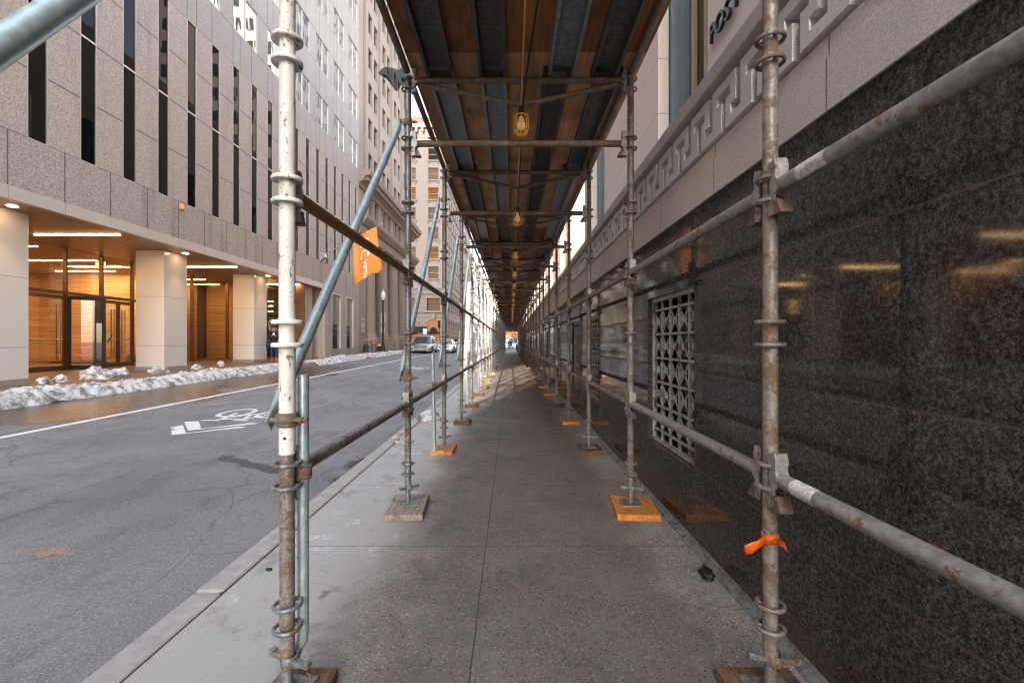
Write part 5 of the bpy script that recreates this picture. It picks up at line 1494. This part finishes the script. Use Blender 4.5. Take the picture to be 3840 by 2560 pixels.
    h = MB(); h.lathe((0, -.008, 1.67), [(.098, -.045), (.105, -.02), (.103, .03), (.082, .085), (.04, .115), (0, .122)], 20); h.build('hat', hat, t)
    return t
NAVY = simple('dark_navy_cloth', (.012, .014, .02), .85, 0, .3, 12); JEAN = simple('blue_jeans', (.02, .045, .08), .85, 0, .3, 20); TANB = simple('tan_suede', (.36, .17, .06), .8, 0, .15, 20); BLK = simple('black_cloth', (.014, .013, .013), .85, 0, .3, 12); TEAL = simple('dark_teal_knit', (.012, .035, .05), .9, 0, .2, 30)
px_, py_ = -11.25, 21.6; pz = zs(px_, py_)
person('person in dark coat and teal knit hat by the third column, looking at a phone', (px_, py_, pz), rad(25), NAVY, JEAN, TANB, TEAL, 'phone', .98)
t = thing('phone', 'pale phone held up by the person in the teal hat', 'phone', (px_, py_, pz)); t.rotation_euler.z = rad(25)
m = MB(); m.prism(lambda u, v, w: (w, u, v), [(-.36, 1.22), (-.30, 1.34), (-.288, 1.335), (-.348, 1.215)], -.04, .04); m.build('case', M['alu'], t)
t = thing('shoulder_bag', 'blue patterned bag hanging at the side of the person with the phone', 'bag', (px_, py_, pz)); t.rotation_euler.z = rad(25)
m = MB(); m.lathe((-.27, 0, .62), [(0, 0), (.11, .02), (.14, .15), (.12, .3), (.08, .34)], 14); m.build('sack', JEAN, t)
m = MB(); m.tube(smooth([(-.30, 0, .92), (-.26, .03, 1.2), (-.15, .02, 1.46), (-.2, -.06, 1.2), (-.27, -.06, .92)], 4), .012, 6); m.build('strap', BLK, t)
t = thing('paper_bag', 'tan paper bag carried by the person with the phone', 'bag', (px_, py_, pz)); t.rotation_euler.z = rad(25)
m = MB(); m.lathe((.26, -.10, .78), [(0, 0), (.10, .01), (.13, .1), (.11, .24), (.06, .27)], 12); m.build('sack', TANB, t)
person('person in black crossing the junction in mid-stride at the far end of the walkway', (-.30, 73, 0.0), rad(-70), BLK, BLK, BLK, BLK, 'walk', 1.0)
person('person in dark clothes walking beside the first one at the far junction', (-.02, 74.2, 0.0), rad(-75), BLK, JEAN, BLK, BLK, 'walk', 1.02)
person('person in dark clothes walking along the corner building pavement', (-12.5, 103, zr(-9.2, 60) + .14), rad(170), BLK, BLK, BLK, BLK, 'walk', 1.0)
person('person with a blue bag walking just behind another by the corner building', (-11.9, 105, zr(-9.2, 60) + .14), rad(160), JEAN, BLK, BLK, BLK, 'walk', .98)

# ------------------------------------------------------------------ vehicles
def carpaint(name, c):
    n = NT(name); return n.set(n.mix(n.noise(3, 2), c, tuple(x * .88 for x in c)), .28, .15, coat=.6)
TYRE = simple('tyre_rubber', (.02, .02, .02), .85, 0, .2, 20); RIM = simple('wheel_rim', (.45, .46, .47), .35, .8, .1, 10)
HEAD = simple('headlight_glass', (.75, .78, .80), .12, .1, .05, 4, spec=.9); CARGLASS = m_darkglass('car_glass', (.05, .065, .07), .03, 0, .8)
def car(label, cat, loc, rz, L, W, prof, cab, paint, plate=None, wheel_r=.34, minivan=True):
    """local -y is forward. prof: (y, z_bottom, z_top, half width); cab: (y, z_base, z_top, half base, half top)"""
    t = thing('parked_car' if cat != 'van' else 'parked_van', label, cat, loc); t.rotation_euler.z = rz
    secs = []
    for (y, zb, zt, hw) in prof:
        r = min(.12, (zt - zb) * .3)
        secs.append([(-hw + .05, y, zb), (hw - .05, y, zb), (hw, y, zb + r), (hw, y, (zb + zt) / 2), (hw - .03, y, zt - r), (hw - .16, y, zt), (-hw + .16, y, zt), (-hw + .03, y, zt - r), (-hw, y, (zb + zt) / 2), (-hw, y, zb + r)])
    b = MB(); b.loft(secs)
    cs = []
    for (y, zb, zt, hb, ht) in cab:
        cs.append([(-hb, y, zb), (hb, y, zb), (ht + (hb - ht) * .45, y, zb + (zt - zb) * .55), (ht, y, zt - .06), (ht - .14, y, zt), (-ht + .14, y, zt), (-ht, y, zt - .06), (-ht - (hb - ht) * .45, y, zb + (zt - zb) * .55)])
    b.loft(cs); o = recalc(b.build('body', paint, t)); md = o.modifiers.new('s', 'SUBSURF'); md.levels = 1; md.render_levels = 1
    # glazing set just proud of the cabin
    def side_glass(sx):
        g = MB(); pts = []
        inner = cab[1:-1]
        for (y, zb, zt, hb, ht) in inner: pts.append((sx * (hb - (hb - ht) * .12 + .012), y, zb + .10))
        for (y, zb, zt, hb, ht) in inner[::-1]: pts.append((sx * (ht + (hb - ht) * .08 + .02), y, zt - .12))
        g.add(pts, [tuple(range(len(pts)))]); q = g.build('side_window', CARGLASS, t); m_ = q.modifiers.new('t', 'SOLIDIFY'); m_.thickness = .01
    side_glass(-1); side_glass(1)
    def end_glass(nm, i0, i1):
        a, c = cab[i0], cab[i1]; d = -.022 if a[0] < c[0] else .022
        g = MB(); p = [(-a[3] + .1, a[0] + d, a[1] + .07), (a[3] - .1, a[0] + d, a[1] + .07), (c[4] - .06, c[0] + d * 1.6, c[2] - .05), (-c[4] + .06, c[0] + d * 1.6, c[2] - .05)]
        g.add(p, [(0, 1, 2, 3)]); q = g.build(nm, CARGLASS, t); m_ = q.modifiers.new('t', 'SOLIDIFY'); m_.thickness = .012
    end_glass('windscreen', 0, 1); end_glass('rear_window', -1, -2)
    yf = prof[0][0]; hw = prof[2][3]
    for y in (yf + L * .19, yf + L * .80):
        for sx in (-1, 1):
            w = MB(); w.lathe((0, 0, 0), [(wheel_r * .62, -.10), (wheel_r * .97, -.09), (wheel_r, -.05), (wheel_r, .05), (wheel_r * .97, .09), (wheel_r * .62, .10)], 24)
            w.v = [(p[2], p[0], p[1]) for p in w.v]; wo = w.build('wheel', TYRE, t); wo.location = (sx * (hw - .10), y, wheel_r)
            r = MB(); r.lathe((0, 0, 0), [(0, .07), (wheel_r * .2, .08), (wheel_r * .6, .05), (wheel_r * .64, .095)], 20); r.v = [(p[2] * sx, p[0], p[1]) for p in r.v]; r.build('rim', RIM, wo)
            a = MB(); a.torus((sx * (hw - .02), y, wheel_r), wheel_r + .05, .035, 20, 6, axis='x', a0=0, a1=PI); a.build('wheel_arch', TYRE, t)
    zt = prof[1][2]; zl = .55 * zt + .12
    for sx in (-1, 1):
        h = MB(); h.prism(lambda u, v, w: (sx * u, w, v), [(hw * .55, zl), (hw * .93, zl + .06), (hw * .97, zl + .20), (hw * .60, zl + .17)], yf - .01, yf + .45); recalc(h.build('headlight', HEAD, t))
        m = MB(); m.loft([[(sx * (hw + .02), cab[0][0] + .55 + a, cab[0][1] + .12 + b) for a, b in ((-.05, 0), (.05, 0), (.05, .13), (-.05, .13))], [(sx * (hw + .22), cab[0][0] + .52 + a, cab[0][1] + .12 + b) for a, b in ((-.05, 0), (.04, 0), (.04, .15), (-.05, .15))]], False); recalc(m.build('mirror', paint, t))
    g = MB(); g.prism(lambda u, v, w: (u, w, v), [(-hw * .5, zl), (hw * .5, zl), (hw * .56, zl + .17), (-hw * .56, zl + .17)], yf - .02, yf + .3)
    g.prism(lambda u, v, w: (u, w, v), [(-hw * .6, .28), (hw * .6, .28), (hw * .55, .40), (-hw * .55, .40)], yf - .02, yf + .3); recalc(g.build('grille', M['black_metal'], t))
    for dz in (.05, .11):
        q = MB(); q.box(-hw * .5, hw * .5, yf - .03, yf - .022, zl + dz, zl + dz + .018); q.build('grille_bar', RIM, t)
    if plate:
        q = MB(); q.box(-.17, .17, yf - .035, yf - .025, .45, .57); q.build('number_plate', plate, t)
    return t
SILV = carpaint('silver_paint', (.30, .32, .34)); WHITE = carpaint('white_paint', (.72, .74, .75))
vx, vy = -8.15, 40.5
car('silver minivan parked at the far kerb facing us', 'minivan', (vx, vy + 2.4, zr(vx, vy) - .12), rad(2), 5.0, 1.96,
    [(-2.45, .30, .62, .80), (-2.38, .24, .88, .92), (-1.5, .22, 1.02, .98), (-.4, .22, 1.06, .98), (2.0, .24, 1.06, .98), (2.38, .28, 1.0, .92), (2.45, .4, .8, .86)],
    [(-1.45, .98, 1.02, .84, .80), (-.55, 1.0, 1.68, .93, .70), (.6, 1.0, 1.76, .95, .74), (1.9, 1.0, 1.72, .93, .72), (2.36, 1.0, 1.1, .86, .80)], SILV, simple('pale_plate', (.6, .6, .55), .5))
vx, vy = -6.75, 44.8
car('white saloon taxi with a teal number plate behind the silver minivan', 'saloon car', (vx, vy + 2.6, zr(vx, vy) - .06), rad(3), 5.3, 1.94,
    [(-2.62, .32, .62, .82), (-2.55, .26, .80, .92), (-1.3, .22, .92, .97), (-.2, .22, .95, .97), (1.6, .22, .95, .97), (2.5, .28, .92, .92), (2.62, .4, .78, .86)],
    [(-1.25, .88, .92, .82, .78), (-.45, .9, 1.42, .88, .62), (.5, .9, 1.47, .88, .64), (1.2, .9, 1.40, .87, .62), (1.95, .9, .95, .80, .74)], WHITE, simple('teal_plate', (.05, .30, .34), .5), .33)
car('pale blue and white van waiting at the far end of the walkway', 'van', (-.2, 86, -.13), rad(90), 5.5, 2.1,
    [(-2.7, .35, 1.0, .85), (-2.6, .3, 1.2, 1.0), (-1.8, .28, 1.3, 1.05), (0, .28, 1.35, 1.05), (2.6, .3, 1.35, 1.05), (2.7, .4, 1.2, 1.0)],
    [(-2.0, 1.2, 1.25, .95, .9), (-1.3, 1.25, 2.2, 1.0, .85), (.5, 1.3, 2.35, 1.02, .9), (2.5, 1.3, 2.33, 1.02, .9), (2.68, 1.3, 1.4, .98, .92)], carpaint('pale_blue_paint', (.55, .68, .72)), None, .36)

# ------------------------------------------------------------------ street furniture
ly = 35.0; lx = -9.85; lz = zs(lx, ly)
t = thing('street_lamp', 'black cast-iron street lamp with a clear acorn globe by the classical columns', 'street lamp', (lx, ly, lz))
m = MB(); m.lathe((0, 0, 0), [(.21, 0), (.21, .12), (.17, .18), (.15, .5), (.11, .62), (.10, .9), (.075, 1.0), (.06, 3.9), (.07, 3.98), (.05, 4.05)], 16); m.build('post', simple('dark_green_iron', (.012, .02, .02), .45, .3), t)
m = MB(); m.lathe((0, 0, 4.05), [(.06, 0), (.11, .04), (.16, .22), (.18, .38), (.15, .55), (.09, .66)], 20); m.build('globe', simple('frosted_globe', (.75, .74, .72), .25, 0, .05, 4), t)
m = MB(); m.lathe((0, 0, 4.70), [(.095, 0), (.10, .03), (.04, .10), (.03, .16), (.045, .19), (0, .25)], 14); m.build('finial', M['alu'], t)
m = MB(); m.lathe((0, 0, 3.93), [(.06, 0), (.10, .05), (.09, .12)], 14); m.build('fitter', M['black_metal'], t)
for dz, hh in ((1.55, .45), (2.25, .8)):
    m = MB(); m.box(-.20, .16, .07, .085, dz, dz + hh); m.build('sign_plate', M['alu'], t)
hy = 34.3; hx = -9.95; hz = zs(hx, hy)
t = thing('fire_hydrant', 'fire hydrant with an orange top beside the street lamp', 'hydrant', (hx, hy, hz))
m = MB(); m.lathe((0, 0, 0), [(.15, 0), (.15, .06), (.11, .08), (.11, .5), (.13, .52)], 16)
m.tube([(-.19, 0, .40), (.19, 0, .40)], .055, 10); m.tube([(0, -.19, .36), (0, 0, .36)], .065, 10); m.build('body', simple('black_iron', (.015, .018, .018), .5), t)
m = MB(); m.lathe((0, 0, .52), [(.135, 0), (.13, .06), (.09, .15), (.04, .18), (.035, .22), (0, .23)], 16); m.build('cap', simple('orange_enamel', (.80, .26, .03), .45), t)
def bicycle(label, loc, rz):
    t = thing('bicycle', label, 'bicycle', loc, 'bicycles by the classical building'); t.rotation_euler.z = rz
    f = MB(); A_ = {'r': (0, .5, .34), 'f': (0, -.52, .34), 'b': (0, .06, .30), 's': (0, .16, .78), 'h': (0, -.34, .82), 'h2': (0, -.39, .66)}
    for a, b in (('r', 'b'), ('b', 's'), ('s', 'h'), ('b', 'h2'), ('s', 'r'), ('h2', 'f'), ('h', 'h2')): f.tube([A_[a], A_[b]], .018, 8)
    f.build('frame', simple('bike_paint', (.05, .06, .07), .4, .4), t)
    for nm in ('r', 'f'):
        w = MB(); w.torus(A_[nm], .33, .022, 28, 6, axis='x')
        for k in range(10):
            a = k * PI / 5; w.tube([A_[nm], (0, A_[nm][1] + .32 * math.cos(a), .34 + .32 * math.sin(a))], .003, 4)
        w.build('wheel', TYRE, t)
    m = MB(); m.tube([(-.26, -.36, 1.0), (-.2, -.42, 1.0), (0, -.38, .96), (.2, -.42, 1.0), (.26, -.36, 1.0)], .014, 8); m.tube([(0, -.34, .82), (0, -.38, .97)], .015, 8); m.build('handlebar', M['steel'], t)
    m = MB(); m.loft([[(-.03, -.0, .88), (.03, -.0, .88), (.03, .0, .91), (-.03, .0, .91)], [(-.08, .26, .89), (.08, .26, .89), (.08, .26, .93), (-.08, .26, .93)]]); m.tube([(0, .16, .76), (0, .17, .89)], .014, 8); m.build('saddle', M['rubber'], t)
by = 32.2
bicycle('bicycle leaning at the stone pier, wheel towards us', (-10.3, by, zs(-10.3, by)), rad(8))
bicycle('second bicycle tangled behind the first at the stone pier', (-10.05, by + .25, zs(-10.1, by)), rad(-12))
def signpost(name, label, loc, h, plates):
    t = thing(name, label, 'sign', loc)
    m = MB(); m.tube([(0, 0, 0), (0, 0, h)], .035, 8); m.build('pole', M['alu'], t)
    return t
t = signpost('parking_sign', 'blue parking sign with a white P far down the street', (-4.9, 64, zr(-4.9, 60)), 3.6, None)
m = MB(); m.box(-.28, .28, -.06, -.03, 2.7, 3.5); m.build('plate', simple('blue_sign', (.02, .16, .26), .5), t)
text_part('lettering', 'P', .62, M['white_cloth'], t, basis(Vector((1, 0, 0)), Vector((0, 0, 1)), Vector((0, -1, 0)), (-4.9, 63.93, zr(-4.9, 60) + 3.1)), .004)
t = signpost('no_entry_sign', 'round red and white no-entry sign at the far end of the walkway', (.42, 72, -.13), 3.0, None)
m = MB(); m.tube([(0, -.06, 2.45), (0, -.03, 2.45)], .36, 24); m.build('disc', simple('red_sign', (.42, .03, .03), .5), t)
m = MB(); m.box(-.26, .26, -.068, -.061, 2.40, 2.50); m.build('bar', M['white_cloth'], t)
t = thing('street_bin', 'black litter bin at the far end of the walkway beside the wall', 'bin', (1.0, 66.8, -.13))
m = MB(); m.lathe((0, 0, 0), [(0, 0), (.26, 0), (.30, .85), (.31, .9)], 16); m.build('body', M['black_metal'], t)
m = MB(); m.lathe((0, 0, .9), [(.32, 0), (.30, .08), (.16, .2), (0, .22)], 16); m.build('lid', M['black_metal'], t)
t = thing('traffic_signal', 'black traffic signal on a pole before the lit arched doorway', 'traffic signal', (-12.0, 76, zr(-9.2, 60)))
m = MB(); m.tube([(0, 0, 0), (0, 0, 3.3)], .06, 8); m.build('pole', M['black_metal'], t)
m = MB(); m.box(-.2, .2, -.15, .15, 3.1, 4.4); m.build('head', M['black_metal'], t)
for i in range(3):
    m = MB(); m.tube([(0, -.17, 3.35 + .4 * i), (0, -.152, 3.35 + .4 * i)], .13, 14); m.build('lens', M['old_glass'], t)
t = signpost('street_sign', 'blank white regulatory sign on a pole left of the traffic signal', (-14.0, 74, zr(-9.2, 60)), 3.0, None)
m = MB(); m.box(-.32, .32, -.06, -.03, 2.1, 3.0); m.build('plate', M['white_cloth'], t)
t = thing('awning', 'dark rounded awning over a side entrance of the corner building', 'awning', (-18.8, 90.6, 3.2))
m = MB(); secs = []
for k in range(9):
    a = PI * k / 16; secs.append([(-3 + 6 * 0, -1.4 * math.cos(a), 1.2 * math.sin(a)), (2.2, -1.4 * math.cos(a), 1.2 * math.sin(a))])
vs = [p for s in secs for p in s]; m.add(vs, [(2 * i, 2 * i + 1, 2 * i + 3, 2 * i + 2) for i in range(8)], True); o = m.build('canopy', BLK, t); md = o.modifiers.new('t', 'SOLIDIFY'); md.thickness = .04
# ------------------------------------------------------------------ camera, light, world
cam = bpy.data.cameras.new('camera'); co = bpy.data.objects.new('camera', cam); COL.objects.link(co)
co.location = (0, 0, 1.25); co.rotation_euler = (rad(90), 0, 0)
cam.sensor_width = 36; cam.lens = 16.0; cam.shift_x = 2 / 2352; cam.shift_y = 2 / 2352
cam.clip_start = .02; cam.clip_end = 6000
cam.dof.use_dof = True; cam.dof.focus_distance = 4.2; cam.dof.aperture_fstop = 5.0
scene.camera = co
SUN_EL, SUN_AZ = 25.0, 193.0
w = bpy.data.worlds.new('World'); scene.world = w; w.use_nodes = True
nt = w.node_tree; nt.nodes.clear()
out = nt.nodes.new('ShaderNodeOutputWorld'); bg = nt.nodes.new('ShaderNodeBackground')
sky = nt.nodes.new('ShaderNodeTexSky'); sky.sky_type = 'NISHITA'; sky.sun_disc = False
sky.sun_elevation = rad(SUN_EL); sky.sun_rotation = rad(SUN_AZ); sky.air_density = 1.2; sky.dust_density = 1.5; sky.ozone_density = 1.0
hs = nt.nodes.new('ShaderNodeHueSaturation'); hs.inputs['Saturation'].default_value = .6
nt.links.new(sky.outputs[0], hs.inputs['Color']); nt.links.new(hs.outputs[0], bg.inputs[0]); nt.links.new(bg.outputs[0], out.inputs[0])
bg.inputs[1].default_value = .15
sl = bpy.data.lights.new('sun', 'SUN'); sl.energy = 2.3; sl.angle = rad(.8); sl.color = (1, .80, .60)
so = bpy.data.objects.new('sun', sl); COL.objects.link(so)
d = Vector((math.sin(rad(SUN_AZ)) * math.cos(rad(SUN_EL)), math.cos(rad(SUN_AZ)) * math.cos(rad(SUN_EL)), math.sin(rad(SUN_EL))))
so.rotation_euler = d.to_track_quat('Z', 'Y').to_euler(); so.location = d * 120
scene.view_settings.view_transform = 'Standard'; scene.view_settings.look = 'None'
scene.view_settings.exposure = 2.78; scene.view_settings.gamma = 1
scene.cycles.use_denoising = True; scene.cycles.filter_width = 1.15
scene.cycles.max_bounces = 8; scene.cycles.diffuse_bounces = 6; scene.cycles.glossy_bounces = 4; scene.cycles.transparent_max_bounces = 12
scene.cycles.caustics_reflective = False; scene.cycles.caustics_refractive = False
scene.cycles.sample_clamp_indirect = 8
